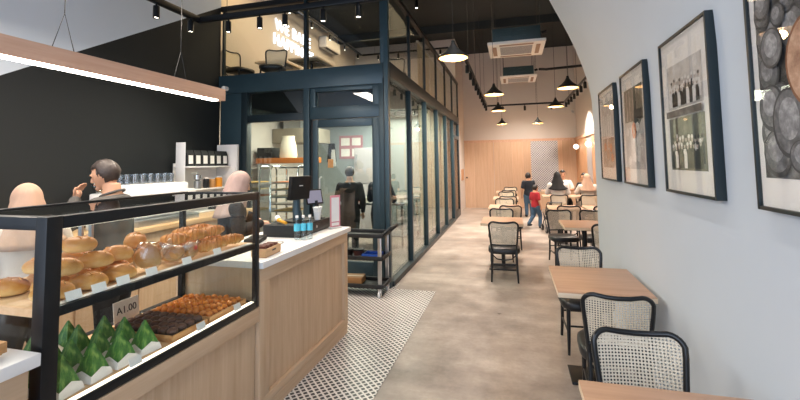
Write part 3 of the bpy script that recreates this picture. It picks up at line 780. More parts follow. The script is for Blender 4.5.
# ------------------------------------------------------------------ back counter along the black wall
BX = -3.62
t = thing('back_counter', 'white back counter with wood edge along the black wall', 'counter', (-3.94, 3.0, 0))
MB().box((-.34, -2.2, 0), (.30, 2.2, .88)).build('body', M['wood_counter'], t)
for k in range(7):
    y = -2.15+k*.62; d_ = MB().box((.3005, y+.01, .1), (.316, y+.60, .87), bev=.003).build('door', M['wood_counter'], t)
    MB().tube([(.317, y+.5, .70), (.337, y+.5, .70), (.337, y+.5, .80), (.317, y+.5, .80)], .006, 6).build('handle', M['black'], d_)
tag(MB().box((-4.285, .78, .881), (BX+.03, 5.22, .93), bev=.003).build('worktop', M['wood_light']), 'light wood worktop of the back counter under the coffee machine', 'worktop')
BZ = .931
# espresso machine
t = thing('espresso_machine', 'long white espresso machine on the back counter', 'coffee machine', (-3.92, 3.80, BZ))
MB().box((-.24, -.42, .06), (.06, .42, .43), bev=.025, seg=3).build('body', M['white'], t)
MB().box((.06, -.42, .25), (.17, .42, .35), bev=.02).build('head_cover', M['white'], t)
MB().box((.0, -.42, .0), (.22, .42, .06), bev=.006).build('drip_tray', M['steel'], t)
for s in (-1, 1):
    for x in (-.2, .0): MB().cyl((x, s*.38, 0), (x, s*.38, .06), .025).build('leg', M['steel'], t)
for k in (-1, 0, 1):
    g = MB().cyl((.13, k*.26, .17), (.13, k*.26, .25), .04).build('group_head', M['chrome'], t)
    MB().tube([(.13, k*.26, .175), (.20, k*.26, .17), (.30, k*.26, .155)], [.02, .013, .016], 8).build('portafilter', M['black'], g)
    MB().box((.172, k*.26-.06, .28), (.176, k*.26+.02, .32)).build('control_panel', M['black'], g)
MB().tube([(-.22, -.40, .44), (-.22, .40, .44)], .006, 6).build('cup_rail', M['chrome'], t)
tum = thing('tumbler', 'tumbler', 'glass', (0, 0, 0), 0, 'glass tumblers on top of the coffee machine')
MB().lathe([(0, 0), (.03, 0), (.036, .11), (.033, .11), (.027, .008), (0, .008)], 16).build('glass', M['glass_clear'], tum, smooth=50)
n = 0
for i in range(7):
    for j in range(2):
        p = (-4.10+j*.085, 3.50+i*.10, BZ+.431); lb = 'upturned glass tumbler on the coffee machine, %s from the left in the %s row' % (ORD[i], 'rear' if j == 0 else 'front')
        if n == 0: tum.location = p; tum['label'] = lb
        else: dup(tum, p, 0, lb)
        n += 1
# grinder
t = thing('coffee_grinder', 'coffee grinder with a clear hopper left of the coffee machine', 'grinder', (-4.0, 3.22, BZ))
MB().box((-.1, -.08, 0), (.09, .08, .05), bev=.01).build('base', M['white_plastic'], t)
MB().box((-.09, -.065, .05), (.03, .065, .36), bev=.02).build('body', M['white_plastic'], t)
MB().lathe([(.04, .36), (.085, .42), (.09, .56), (.086, .56), (.08, .422), (.037, .362)], 20).build('hopper', M['glass_clear'], t)
MB().lathe([(0, .561), (.092, .561), (.092, .572), (0, .58)], 20).build('lid', M['black'], t)
MB().tube([(.03, 0, .22), (.08, 0, .20)], [.03, .02], 10).build('spout', M['steel'], t)
# shelf unit with coffee bags and jars
t = thing('shelf_unit', 'open white shelf unit of coffee bags on the back counter', 'shelf', (-4.1, 4.78, BZ))
for s in (-1, 1): MB().box((-.15 if s > 0 else -.09, s*.42-.012, 0), (.06 if s < 0 else .2, s*.44+.012, .93), bev=.003).build('side_panel', M['white'], t)
for z in (.0, .30, .60): MB().box((-.15, -.407, z), (.1, .407, z+.02), bev=.002).build('shelf', M['white'], t)
MB().box((-.155, -.407, .02), (-.15, .407, .66)).build('back_panel', M['white'], t)
bag0 = thing('coffee_bag', 'x', 'coffee bag', (0, 0, 0), 0, 'coffee bags on the top shelf')
MB().prism([(-.035, -.06, 0), (.035, -.06, 0), (.03, -.06, .15), (.004, -.06, .21), (-.004, -.06, .21), (-.03, -.06, .15)], (0, .12, 0)).build('bag', M['black_matte'], bag0, smooth=0)
MB().box((.034, -.038, .03), (.036, .038, .14), M=RY(-.03)).build('label_patch', M['paper'], bag0, smooth=0)
for i in range(6):
    p = (-4.06, 4.43+i*.132, BZ+.621); lb = 'black coffee bag with white label on the top shelf, %s from the left' % ORD[i]
    if i == 0: bag0.location = p; bag0['label'] = lb
    else: dup(bag0, p, 0, lb)
def jar(x, y, z, r, h, mat, label, lid='white_plastic', nm='jar', cat='jar'):
    t = thing(nm, label, cat, (x, y, z))
    MB().lathe([(0, 0), (r*.92, 0), (r, .01), (r, h*.8), (r*.75, h*.9), (0, h*.9)], 18).build('body', M[mat] if isinstance(mat, str) else mat, t)
    MB().lathe([(0, h*.905), (r*.8, h*.905), (r*.8, h), (0, h)], 18).build('lid', M[lid], t)
t = thing('hand_grinder', 'silver hand grinder on the middle shelf of the white unit', 'grinder', (-4.06, 4.59, BZ+.321))
MB().cyl((0, 0, 0), (0, 0, .1), .045).build('body', M['steel'], t); MB().lathe([(.02, .1), (.05, .13), (.05, .18), (0, .19)], 16).build('bowl', M['chrome'], t)
MB().tube([(0, 0, .19), (0, 0, .21), (.0, -.1, .2)], .008, 6).build('crank', M['steel'], t)
jar(-4.06, 4.75, BZ+.321, .04, .14, 'black_matte', 'black jar on the middle shelf of the white unit')
jar(-4.06, 4.87, BZ+.321, .04, .13, 'wood_tray', 'brown jar on the middle shelf of the white unit')
jar(-4.06, 5.0, BZ+.321, .05, .15, plain('orange_tin', 'e0962a', .4), 'orange tin on the middle shelf of the white unit', nm='tin', cat='tin')
t = thing('gooseneck_kettle', 'black gooseneck kettle on the bottom shelf of the white unit', 'kettle', (-4.05, 4.9, BZ+.021), -1.2)
MB().lathe([(0, 0), (.08, 0), (.07, .12), (.045, .14), (0, .14)], 20).build('body', M['black_lacquer'], t)
MB().ball((0, 0, .15), .018).build('knob', M['black'], t)
MB().tube([(.07, 0, .03), (.12, 0, .05), (.12, 0, .12), (.16, 0, .15)], [.014, .01, .008, .007], 8).build('spout', M['black_lacquer'], t)
MB().tube([(-.06, 0, .12), (-.12, 0, .14), (-.13, 0, .08), (-.11, 0, .03)], .009, 8).build('handle', M['black'], t)
# low clutter on the back counter seen through the case
for i, (x, y, c, w) in enumerate(((-3.85, 2.3, '8d99a6', 'grey'), (-3.85, 2.5, '2c3e5c', 'navy'), (-3.80, 2.68, 'd0d4d8', 'pale'))):
    t = thing('milk_pitcher', '%s milk pitcher on the back counter behind the man' % w, 'pitcher', (x, y, BZ), -.8)
    MB().lathe([(0, 0), (.05, 0), (.052, .05), (.04, .10), (.045, .13), (.041, .13), (.036, .1), (.046, .05), (.045, .006), (0, .006)], 18).build('jug', plain('jug_%d' % i, c, .3, .5), t)
    MB().tube([(-.045, 0, .11), (-.085, 0, .10), (-.08, 0, .04), (-.05, 0, .03)], .007, 6).build('handle', M['steel'], t)
for i in range(5):
    t = thing('syrup_bottle', 'dark syrup bottle at the left end of the back counter, %s along' % ORD[i], 'bottle', (-4.05+(i % 2)*.09, 1.6+i*.085, BZ), 0, 'syrup bottles on the back counter')
    MB().lathe([(0, 0), (.034, 0), (.035, .17), (.014, .22), (.014, .26), (0, .26)], 14).build('bottle', plain('syrup_%d' % i, ('223248', '30241f', '2d4450', '1f2428', '46607a')[i], .25), t)
    MB().cyl((0, 0, .261), (0, 0, .29), .012, seg=10).build('cap', M['black'] if i % 2 else M['steel'], t)
# ------------------------------------------------------------------ cafe chairs and tables
def hoop_y(x, z): return -.185-.20*(z-.39)*.9+.028*(x/.17)**2-.01
def chair_half(z): return .150+.028*(min(z, .70)-.39)/.31
def hoop_pts():
    pts = []
    for z in (.39, .44, .50, .56, .62, .665): pts.append((-chair_half(z), z))
    w, R, top = chair_half(.70), .058, .748
    for k in range(1, 7):
        a = PI-k*(PI/2)/6; pts.append((-w+R+R*math.cos(a)*1.0, top-R+R*math.sin(a)))
    for k in range(1, 4): x = (-w+R)*(1-k/2); pts.append((x, top-.011*(1-(x/(w-R))**2)))
    out = pts+[(-x, z) for x, z in pts[:-3][::-1]]
    return out
def make_chair(label):
    t = thing('cane_chair', label, 'chair', (0, 0, 0), 0, 'black cane-back chairs')
    P = [(x, hoop_y(x, z), z) for x, z in hoop_pts()]
    MB().tube(P, .0125, 10).build('back_frame', M['black_lacquer'], t, smooth=60)
    z0 = .455
    MB().tube([(x, hoop_y(x, z0), z0) for x in [(-1+2*i/8)*chair_half(z0) for i in range(9)]], .010, 8).build('back_rail', M['black_lacquer'], t, smooth=60)
    w_, R_ = chair_half(.7), .058
    def ztop(x):
        ax = abs(x)
        if ax <= w_-R_: return .744-.011*(1-(ax/(w_-R_))**2)
        dd = ax-(w_-R_); return .748-R_+math.sqrt(max(R_*R_-dd*dd, 0))-.004
    def f(u, v):
        k = (u*2-1); zz = z0+(.72-z0)*v
        x = k*(chair_half(zz)-.004); zt = ztop(x)-.004; z = z0+(zt-z0)*v; x = k*(chair_half(z)-.004)
        return (x, hoop_y(x, z), z)
    def fuv(u, v):
        p = f(u, v); return (p[0]/.0135, p[2]/.0135)
    MB().grid(f, 20, 12, fuv).build('cane_panel', M['cane'], t, smooth=180)
    # seat: padded rounded square
    def rr(ang, a, n=4.0):
        c, s_ = math.cos(ang), math.sin(ang); k = (abs(c)**n+abs(s_)**n)**(-1/n); return a*k*c, a*k*s_
    m = MB(); rings = []
    for a, z in ((.172, .335), (.190, .342), (.197, .36), (.195, .395), (.18, .408), (.12, .414), (.05, .415)):
        rings.append([m.bm.verts.new((rr(2*PI*k/32, a)[0]*(1.0), rr(2*PI*k/32, a)[1], z)) for k in range(32)])
    fs = [m.bm.faces.new(rings[0][::-1]), m.bm.faces.new(rings[-1])]
    for A, B in zip(rings, rings[1:]):
        for k in range(32): fs.append(m.bm.faces.new((A[k], A[(k+1) % 32], B[(k+1) % 32], B[k])))
    m.build('seat', M['vinyl'], t, smooth=50)
    for s in (-1, 1):
        MB().tube([(s*.150, hoop_y(.15, .39), .395), (s*.150, -.195, .30), (s*.153, -.20, .15), (s*.160, -.225, 0)], [.0135, .014, .0135, .011], 10).build('leg', M['black_lacquer'], t, smooth=60)
        MB().tube([(s*.150, .15, .37), (s*.152, .152, .28), (s*.156, .158, .12), (s*.160, .165, 0)], [.016, .0155, .013, .010], 10).build('leg', M['black_lacquer'], t, smooth=60)
        MB().tube([(s*.152, -.197, .16), (s*.154, .155, .16)], .008, 8).build('stretcher', M['black_lacquer'], t)
    MB().tube([(-.153, .0, .16), (.153, .0, .16)], .008, 8).build('stretcher', M['black_lacquer'], t)
    MB().tube([(-.152, -.198, .22), (.152, -.198, .22)], .008, 8).build('stretcher', M['black_lacquer'], t)
    m = MB()
    for s in (-1, 1): m.tube([(s*.150, -.19, .34), (s*.09, -.185, .28), (0, -.18, .265)], .008, 8)
    m.build('brace', M['black_lacquer'], t, smooth=60)
    return t
TZ = .69
def make_table(label):
    t = thing('cafe_table', label, 'table', (0, 0, 0), 0, 'wood topped cafe tables')
    m = MB(); m.box((-.29, -.36, TZ-.034), (.29, .36, TZ-.003), bev=.003)
    m.build('edge_band', M['wood_edge'], t)
    MB().box((-.289, -.359, TZ-.003), (.289, .359, TZ), bev=.0012).build('tabletop', M['wood_table'], t)
    MB().cyl((0, 0, .03), (0, 0, TZ-.045), .028, seg=16).build('column', M['black'], t)
    MB().box((-.2, -.2, TZ-.046), (.2, .2, TZ-.035)).build('top_plate', M['black'], t)
    MB().box((-.20, -.13, .0), (.20, .13, .018), bev=.006).build('base', M['black'], t)
    return t
ch0, tb0 = None, None
def chair(x, y, rz, label):
    global ch0
    if ch0 is None:
        ch0 = make_chair(label); ch0.scale = (1.04, 1.0, 1.03); ch0.location = (x, y, 0); ch0.rotation_euler = (0, 0, rz); return ch0
    return dup(ch0, (x, y, 0), rz, label)
def table(x, y, label, sx=1):
    global tb0
    if tb0 is None:
        tb0 = make_table(label); tb0.location = (x, y, 0); return tb0
    o = dup(tb0, (x, y, 0), 0, label)
    if sx != 1: o.scale = (sx, 1, 1)
    return o
# right row by the picture wall
table(.515, 1.43, 'wood cafe table cut off at the bottom edge nearest the camera')
table(.555, 3.27, 'wood cafe table against the picture wall, second from the camera')
chair(.52, 1.875, PI, 'cane chair facing the camera behind the nearest table')
chair(.575, 2.88, -.06, 'cane chair with its back turned, tucked under the second wall table')
chair(.555, 3.77, PI+.03, 'cane chair on the far side of the second wall table, facing the camera')
table(.92, 6.05, 'wood cafe table just past the end of the picture wall')
table(.92, 8.13, 'wood cafe table one beyond the end of the picture wall, before the seated group')
table(1.55, 6.05, 'wood cafe table by the far right wall beyond the picture wall end')
table(1.55, 8.13, 'wood cafe table by the far right wall before the seated group')
chair(1.10, 5.68, .0, 'cane chair half hidden by the end of the picture wall')
chair(.93, 7.82, -.03, 'cane chair with its back turned at the table before the seated group')
chair(1.17, 6.72, PI-.05, 'cane chair facing the camera on the far side of the table past the wall')
chair(.72, 6.70, PI+.15, 'dark cane chair low under the left of the table past the wall')
chair(1.5, 7.82, .0, 'cane chair back turned at the far right wall table')
# middle row down the hall
for i, y in enumerate((6.24, 8.14, 10.12, 12.1)):
    table(-.16, y, 'wood cafe table in the middle row, %s from the camera' % ORD[i])
chair(-.135, 5.73, .02, 'cane chair standing alone at the head of the middle row, back turned')
chair(-.19, 6.78, PI, 'cane chair facing the camera behind the first middle row table')
chair(-.045, 7.76, 0, 'cane chair back turned at the second middle row table')
chair(-.17, 8.68, PI, 'cane chair facing the camera behind the second middle row table')
chair(-.105, 9.74, 0, 'cane chair back turned at the third middle row table')
chair(-.16, 10.66, PI, 'cane chair facing the camera behind the third middle row table')
chair(-.10, 11.72, 0, 'cane chair back turned at the fourth middle row table')
chair(-.06, 12.64, PI, 'cane chair facing the camera behind the fourth middle row table')
# the seated group's two tables pushed together, with chairs
table(1.0, 10.80, 'wood cafe table of the seated group, left one of two pushed together')
table(1.61, 10.80, 'wood cafe table of the seated group by the right wall')
chair(1.02, 10.22, 0, 'cane chair under the woman in the black headscarf')
chair(1.66, 10.22, .0, 'cane chair under the woman in the beige headscarf')
chair(1.26, 11.38, PI, 'cane chair under the man in the white shirt')
chair(1.76, 11.38, PI, 'cane chair under the dark haired guest in the corner')
table(1.1, 12.7, 'wood cafe table against the lattice tile panel')
# ------------------------------------------------------------------ framed pictures on the right wall
def picture(label, y0, y1, z0, z1, fn):
    t = thing('framed_picture', label, 'picture', (WR, (y0+y1)/2, (z0+z1)/2), 0, 'framed photographs on the right wall')
    a, c, w, d_ = (y1-y0)/2, (z1-z0)/2, .014, .042
    m = MB()
    for p, q in (((-d_, -a, -c), (-.001, -a+w, c)), ((-d_, a-w, -c), (-.001, a, c)), ((-d_, -a+w, c-w), (-.001, a-w, c)), ((-d_, -a+w, -c), (-.001, a-w, -c+w))): m.box(p, q, bev=.001)
    m.build('frame', M['teal_dark'], t)
    MB().box((-.030, -a+w, -c+w), (-.024, a-w, c-w)).build('mat_board', M['paper'], t, smooth=0)
    fn(t, a, c)
    MB().box((-.038, -a+w, -c+w), (-.0365, a-w, c-w)).build('glass_pane', M['glass_frame'], t, smooth=0)
    return t
def grey_noise(name, scale, stops, kind='noise', dist=0):
    N = Nodes(name); v = N.coord()
    if kind == 'vor':
        nd = N.n('ShaderNodeTexVoronoi', feature='F1'); nd.inputs['Scale'].default_value = scale; N.l(v, nd.inputs['Vector'])
        f = N.math('ADD', nd.outputs['Distance'], N.math('MULTIPLY', N.math('SUBTRACT', N.noise(v, scale*7, 4, .6), .5), .45))
    else: f = N.noise(v, scale, 5, .65)
    return N.done(N.bsdf(N.ramp(f, stops), .6))
def g(h): return lin(h)
P_dough = grey_noise('print_dough', 7.5, [(.15, g('8d8d8d')), (.4, g('5c5d5f')), (.62, g('2a2b2d')), (.8, g('141517'))], 'vor')
P_crowd = grey_noise('print_dark', 14, [(.3, g('3a3936')), (.5, g('5d5a55')), (.7, g('8b8883'))])
P_pale = grey_noise('print_pale', 9, [(.3, g('a8a5a2')), (.55, g('cfccc8')), (.75, g('ecebe8'))])
P_warm = grey_noise('print_warm', 12, [(.3, g('5e554e')), (.5, g('a0968c')), (.72, g('dbd5ce'))])
P_white = plain('print_white', 'e6e4e0', .6, var=.1, scale=40)
P_black = plain('print_black', '232324', .6, var=.2, scale=30)
P_brown = grey_noise('print_bun', 16, [(.3, g('85604c')), (.5, g('b28c72')), (.75, g('d8b8a0'))])
P_orange = grey_noise('print_orange', 30, [(.3, g('a8512a')), (.5, g('d08050')), (.72, g('eab890'))])
P_skin = plain('print_skin', 'b8aca3', .6)
P_olive = grey_noise('print_olive', 20, [(.3, g('3b3b33')), (.55, g('6b6a5c')), (.8, g('9a9885'))])
def layer(m, k, pts, mi):   # flat shape in the picture plane, k-th layer up
    m.mi = mi; m.poly([(-.0305-.0002*k, y, z) for y, z in pts])
def rect(y0, y1, z0, z1): return [(y0, z0), (y1, z0), (y1, z1), (y0, z1)]
def ell(y, z, a, b, n=14): return [(y+a*math.cos(2*PI*k/n), z+b*math.sin(2*PI*k/n)) for k in range(n)]
def people_photo(m, y0, y1, z0, z1, n, seed, bg):
    r = random.Random(seed); k = 1
    layer(m, k, rect(y0, y1, z0, z1), bg)
    h = z1-z0; w = y1-y0
    for row in (0, 1):
        for i in range(n):
            k += 1; y = y0+w*(.1+.8*(i+.5*row*.8)/(n-.4)); base = z0+h*(.12-.08*row); s = h*.09
            top = z0+h*(.62-.14*row)+r.uniform(-.04, .04)*h
            sh = r.choice([1, 1, 2])
            layer(m, k, [(y-s*.9, base), (y+s*.9, base), (y+s, top-s*2.2), (y+s*.5, top-s*1.2), (y-s*.5, top-s*1.2), (y-s, top-s*2.2)], sh)
            layer(m, k, ell(y, top-s*.5, s*.48, s*.62), 3); layer(m, k+.4, ell(y, top, s*.55, s*.42), r.choice([1, 2, 2]))
def pic_far(t, a, c):
    m = MB(); layer(m, 1, rect(-.23, .23, -.03, .29), 4); layer(m, 2, rect(-.23, .23, -.31, -.04), 0)
    for i, (y, z, q) in enumerate(((-.1, -.13, .05), (.03, -.19, .06), (.12, -.12, .05), (-.02, -.1, .04), (-.14, -.22, .05))): layer(m, 3+i, ell(y, z, q, q*.8), 1 if i % 2 else 5)
    for i, y in enumerate((-.12, -.04, .05, .13)): layer(m, 9+i, rect(y-.025, y+.025, -.03, .16+.02*(i % 2)), 2); layer(m, 9.5+i, ell(y, .185+.02*(i % 2), .02, .026), 3)
    m.build('print', [P_warm, P_brown, P_white, P_skin, P_pale, P_orange], t, smooth=0)
def pic_bake(t, a, c):
    m = MB(); layer(m, 1, rect(-.23, .23, .04, .29), 0); layer(m, 2, rect(-.23, .23, -.31, .04), 1)
    for i, y in enumerate((-.15, -.08, .0, .08, .15)): layer(m, 3+i, rect(y-.012, y+.008, .05, .27), 2)
    layer(m, 9, [(-.2, .04), (-.2, .2), (-.1, .24), (.02, .02), (.05, -.05), (-.05, -.06)], 3)
    r = random.Random(4)
    for i in range(14): layer(m, 10+i, ell(-.17+.34*r.random(), -.25+.26*r.random(), .04, .035), r.choice([1, 4, 4]))
    layer(m, 30, ell(-.02, -.03, .055, .06), 5); layer(m, 31, ell(-.02, -.03, .02, .025), 6)
    m.build('print', [P_olive, P_pale, P_warm, P_black, P_white, P_orange, P_brown], t, smooth=0)
def pic_group(t, a, c):
    m = MB(); ms = [P_pale, P_black, P_white, P_skin, P_crowd, P_olive]
    people_photo(m, -.22, .22, .03, .27, 10, 3, 0)
    m2 = m; people_photo(m2, -.22, .22, -.30, -.02, 10, 8, 5)
    layer(m, 60, rect(-.22, .22, -.015, .02), 4)
    m.build('print', ms, t, smooth=0)
def pic_dough(t, a, c):
    m = MB(); layer(m, 1, rect(-a+.075, a-.045, -c+.115, c-.05), 0); k = 2; r = random.Random(5)
    for i in range(34):
        y, z = r.uniform(-a+.1, a-.07), r.uniform(-c+.15, c-.1); q = r.uniform(.035, .075)
        y = max(-a+.076+q, min(a-.046-q, y)); z = max(-c+.116+q*1.15, min(c-.051-q*1.15, z))
        for f_, mi in ((1.0, 4), (.86, 1), (.55, 5)):
            layer(m, k, ell(y+(1-f_)*.02, z+(1-f_)*q*.5, q*f_*(1+.05*math.sin(i)), q*1.12*f_, 20), mi); k += .4
    for y, z, q, s_ in ((.10, -.13, .085, 1.35), (.165, .13, .06, 1.15), (.05, -.24, .06, .9)):
        for f_, mi in ((1.0, 4), (.9, 1), (.6, 5)): layer(m, k, ell(y, z+(1-f_)*q*.4, q*f_, q*s_*f_, 24), mi); k += .4
    for f_, mi in ((1.0, 6), (.93, 2), (.45, 3), (.25, 6)): layer(m, k, ell(-.03, .05, .125*f_, .15*f_, 28), mi); k += .4
    m.build('print', [P_dough, grey_noise('print_ball', 24, [(.25, g('3c3d3f')), (.5, g('626365')), (.75, g('8d8d8e'))]), P_brown, P_black, grey_noise('print_rim', 20, [(.3, g('2b2c2e')), (.6, g('47484a')), (.8, g('626366'))]),
              grey_noise('print_flour', 30, [(.25, g('5c5d5f')), (.5, g('8a8a8b')), (.75, g('bdbdbd'))]), grey_noise('print_crust', 20, [(.3, g('5c3a28')), (.6, g('8d5d40')), (.8, g('b98862'))])], t, smooth=0)
picture('black framed picture of workers and pastries, furthest from the camera', 3.85, 4.46, 1.363, 2.215, pic_far)
picture('black framed picture of baking with an orange pastry, second furthest', 3.02, 3.62, 1.363, 2.215, pic_bake)
picture('black framed picture holding two black and white group photographs', 2.10, 2.71, 1.363, 2.215, pic_group)
picture('black framed picture of dusty grey dough balls, nearest the camera', 1.18, 1.79, 1.363, 2.215, pic_dough)

# ------------------------------------------------------------------ lights that hang or are fixed
# linear light over the counter
t = thing('linear_light', 'long wooden light bar with a bright strip hanging over the counter', 'pendant light', (-2.4, 1.8, 0))
MB().box((-.035, -1.3, 2.108), (.035, 1.185, 2.208), bev=.002).build('wood_body', M['wood_beam'], t)
MB().box((-.028, -1.28, 2.098), (.028, 1.10, 2.1075)).build('led_strip', M['led'], t, smooth=0)
for y in (-.12, .72):
    MB().tube([(0, y, 2.42), (0, y, CZ)], .0025, 6).build('wire', M['black'], t)
    MB().tube([(0, y-.06, 2.208), (0, y, 2.42), (0, y+.06, 2.208)], .0025, 6).build('wire', M['black'], t)
# track rails
def rail(label, a, b, s=.024, dz=0):
    a, b = Vector(a), Vector(b); d_ = (b-a); t = thing('track_rail', label, 'track rail', a, 0, 'black track rails')
    ax = 'x' if abs(d_.x) > abs(d_.y) else 'y'
    lo, hi = ((0, -s, -s), (d_.x, s, s)) if ax == 'x' else ((-s, 0, -s), (s, d_.y, s))
    MB().box(lo, hi, bev=.003).build('rail', M['black'], t)
    n = max(2, int(d_.length/1.6)+1)
    for i in range(n):
        p = d_*((i+.3)/n); MB().tube([(p.x, p.y, s), (p.x, p.y, CZ-a.z)], .0035, 6).build('hanger', M['black'], t)
    return t
rail('black track rail over the till side along the black wall', (-3.72, -.5, 3.38), (-3.72, 4.16, 3.38), .032)
rail('black track rail across the front of the glazed upper floor', (-3.75, 4.2, 3.38), (-.9, 4.2, 3.38), .032)
HZ = 3.2
rail('black track rail down the left side of the hall', (-.66, 6.55, HZ), (-.66, 12.3, HZ))
rail('black track rail across the far end of the hall', (-.685, 12.33, HZ), (1.5, 12.33, HZ))
rail('black track rail down the right side of the hall', (1.5, 7.0, HZ), (1.5, 12.3, HZ))
# spot heads
sp0 = None
def spot(x, y, z, label, grp, sc=1.0):
    global sp0
    if sp0 is None:
        t = thing('track_spotlight', label, 'spotlight', (x, y, z), 0, grp); sp0 = t
        MB().cyl((0, 0, -.03), (0, 0, 0), .012, seg=10).build('stem', M['black'], t)
        MB().lathe([(0, -.03), (.032, -.03), (.034, -.034), (.034, -.165), (.030, -.165), (.028, -.15), (0, -.15)], 18).build('housing', M['black'], t)
        MB().lathe([(0, -.1505), (.027, -.1505), (.027, -.153), (0, -.154)], 16).build('lens', M['lens'], t)
        t.scale = (sc,)*3; return t
    o = dup(sp0, (x, y, z), 0, label, grp, sc); return o
z = 3.38-.033
spot(-3.72, 3.55, z, 'black spotlight nearest the camera on the rail by the black wall', 'spotlights over the counter')
spot(-3.72, 4.05, z, 'black spotlight by the corner of the rail at the black wall', 'spotlights over the counter')
for i, x in enumerate((-3.30, -2.86, -2.52, -2.03, -1.6)):
    spot(x, 4.2, z, 'black spotlight on the rail before the upper floor glazing, %s from the left' % ORD[i], 'spotlights over the counter')
for i in range(10): spot(-.66, 6.75+i*.58, HZ-.025, 'small black spotlight on the left hall rail, %s from the camera' % ORD[i], 'spotlights of the hall', .95)
for i in range(9): spot(1.5, 8.0+i*.5, HZ-.025, 'small black spotlight on the right hall rail, %s from the camera' % ORD[i], 'spotlights of the hall', .95)
for i, x in enumerate((-.2, .42, 1.15)): spot(x, 12.33, HZ-.025, 'small black spotlight on the far hall rail, %s from the left' % ORD[i], 'spotlights of the hall', .95)
# funnel pendants
pn0 = None
def pendant(x, y, z, label, sc=1.0):
    global pn0
    if pn0 is None:
        t = thing('pendant_lamp', label, 'pendant lamp', (x, y, z), 0, 'black funnel pendants with gold lining'); pn0 = t
        prof = [(.150, 0), (.151, .012), (.140, .028), (.112, .050), (.078, .078), (.050, .108), (.030, .138), (.020, .165), (.018, .185), (0, .187)]
        MB().lathe(prof, 28).build('shade', M['black_matte'], t, smooth=50)
        MB().lathe([(.1485, .0), (.137, .024), (.108, .046), (.074, .074), (.046, .104), (0, .12)], 28).build('lining', M['gold'], t, smooth=60)
        MB().lathe([(0, .02), (.022, .026), (.03, .045), (.022, .066), (.014, .085), (0, .09)], 16).build('bulb', M['bulb'], t, smooth=180)
        MB().cyl((0, 0, .186), (0, 0, CZ-2.66), .0035, seg=6).build('cord', M['black'], t)
        return t
    o = dup(pn0, (x, y, z), 0, label); return o
PZ = 2.63
pend = [(-.55, 4.2, 'largest black funnel pendant, nearest the camera'), (-.24, 6.75, 'black funnel pendant on the left of the second pair'), (.85, 6.52, 'black funnel pendant on the right beside the picture wall end'),
        (-.24, 8.95, 'black funnel pendant on the left of the third pair'), (.89, 8.7, 'black funnel pendant on the right of the third pair'), (-.24, 12.6, 'small far black funnel pendant on the left'), (.79, 12.75, 'small far black funnel pendant on the right')]
for x, y, lb in pend: pendant(x, y, PZ+(.03 if y > 12 else 0), lb)
# ceiling cassettes
def cassette(label, x, y, z, sc=1):
    t = thing('air_conditioner', label, 'air conditioner', (x, y, z), 0, 'ceiling cassette air conditioners')
    MB().box((-.40, -.40, .05), (.40, .40, .30), bev=.02).build('casing', plain('casing_%d' % int(y), '35474b', .5, .3), t)
    m = MB().box((-.475, -.475, 0), (.475, .475, .05), bev=.012); m.build('panel', M['white_plastic'], t)
    m = MB()
    for k in range(9): m.box((-.27, -.26+k*.06, -.006), (.27, -.225+k*.06, -.001))
    m.build('grille', plain('grille_%d' % int(y), '9a9a9c', .6), t)
    for a, b_ in (((-.40, -.30), (-.33, .30)), ((.33, -.30), (.40, .30)), ((-.28, -.41), (.28, -.34)), ((-.28, .34), (.28, .41))):
        MB().box((a[0], a[1], -.005), (b_[0], b_[1], -.001)).build('air_vane', plain('vane_%d' % int(y), '8b6f5c', .5), t)
    m = MB()
    for x_ in (-.26, -.02): m.box((x_, -.404, .15), (x_+.19, -.4005, .155)); m.box((x_, -.404, .24), (x_+.19, -.4005, .245)); m.box((x_, -.404, .155), (x_+.005, -.4005, .24))
    m.build('casing_trim', M['teal'], t)
    MB().cyl((.42, -.3, .18), (.50, -.3, .2), .03, seg=12).build('pipe_joint', M['black'], t)
    for sx in (-1, 1):
        for sy in (-1, 1): MB().cyl((sx*.39, sy*.35, .12), (sx*.39, sy*.35, CZ-z), .005, seg=6).build('hanger_rod', M['black'], t)
cassette('white ceiling cassette air conditioner with dark casing, nearest of two', .14, 7.5, 3.53)
cassette('white ceiling cassette air conditioner lower in view, further of two', .25, 11.72, 3.80)
tag(MB().tube([(.80, 11.42, 4.0), (.98, 11.6, 4.02), (XF-.02, 11.6, 4.06)], .035, 10).build('refrigerant_pipe', M['black'], smooth=60), 'black insulated pipe running from the far air conditioner to the right wall', 'pipe')
# globes on the far right wall
for i, y in enumerate((13.3, 11.25)):
    t = thing('globe_sconce', 'glowing white globe wall lamp %s' % ('in the back right corner' if i == 0 else 'beside the edge of the picture wall'), 'wall lamp', (XF-.05, y, 1.96), 0, 'globe wall lamps')
    MB().cyl((0, 0, 0), (-.02, 0, 0), .04, seg=16).build('back_plate', M['steel'], t)
    MB().cyl((-.02, 0, 0), (-.05, 0, 0), .014, seg=10).build('arm', M['steel'], t)
    MB().ball((-.11, 0, 0), .075).build('globe', M['globe'], t, smooth=180)
t = thing('security_camera', 'small white security camera high in the back right corner', 'camera', (XF-.1, YB, 3.15))
MB().box((-.04, -.03, -.04), (.04, 0, .04), bev=.005).build('wall_mount', M['white_plastic'], t)
MB().cyl((0, -.03, 0), (0, -.16, -.05), .04, seg=14).build('body', M['steel'], t)
t = thing('wall_notice', 'small brown notice board on the wall stub by the panelling', 'notice', (-1.559, 13.4, 1.12))
MB().box((0, -.28, -.16), (.02, .28, .2), bev=.004).build('board', M['wood_panel_y'], t)

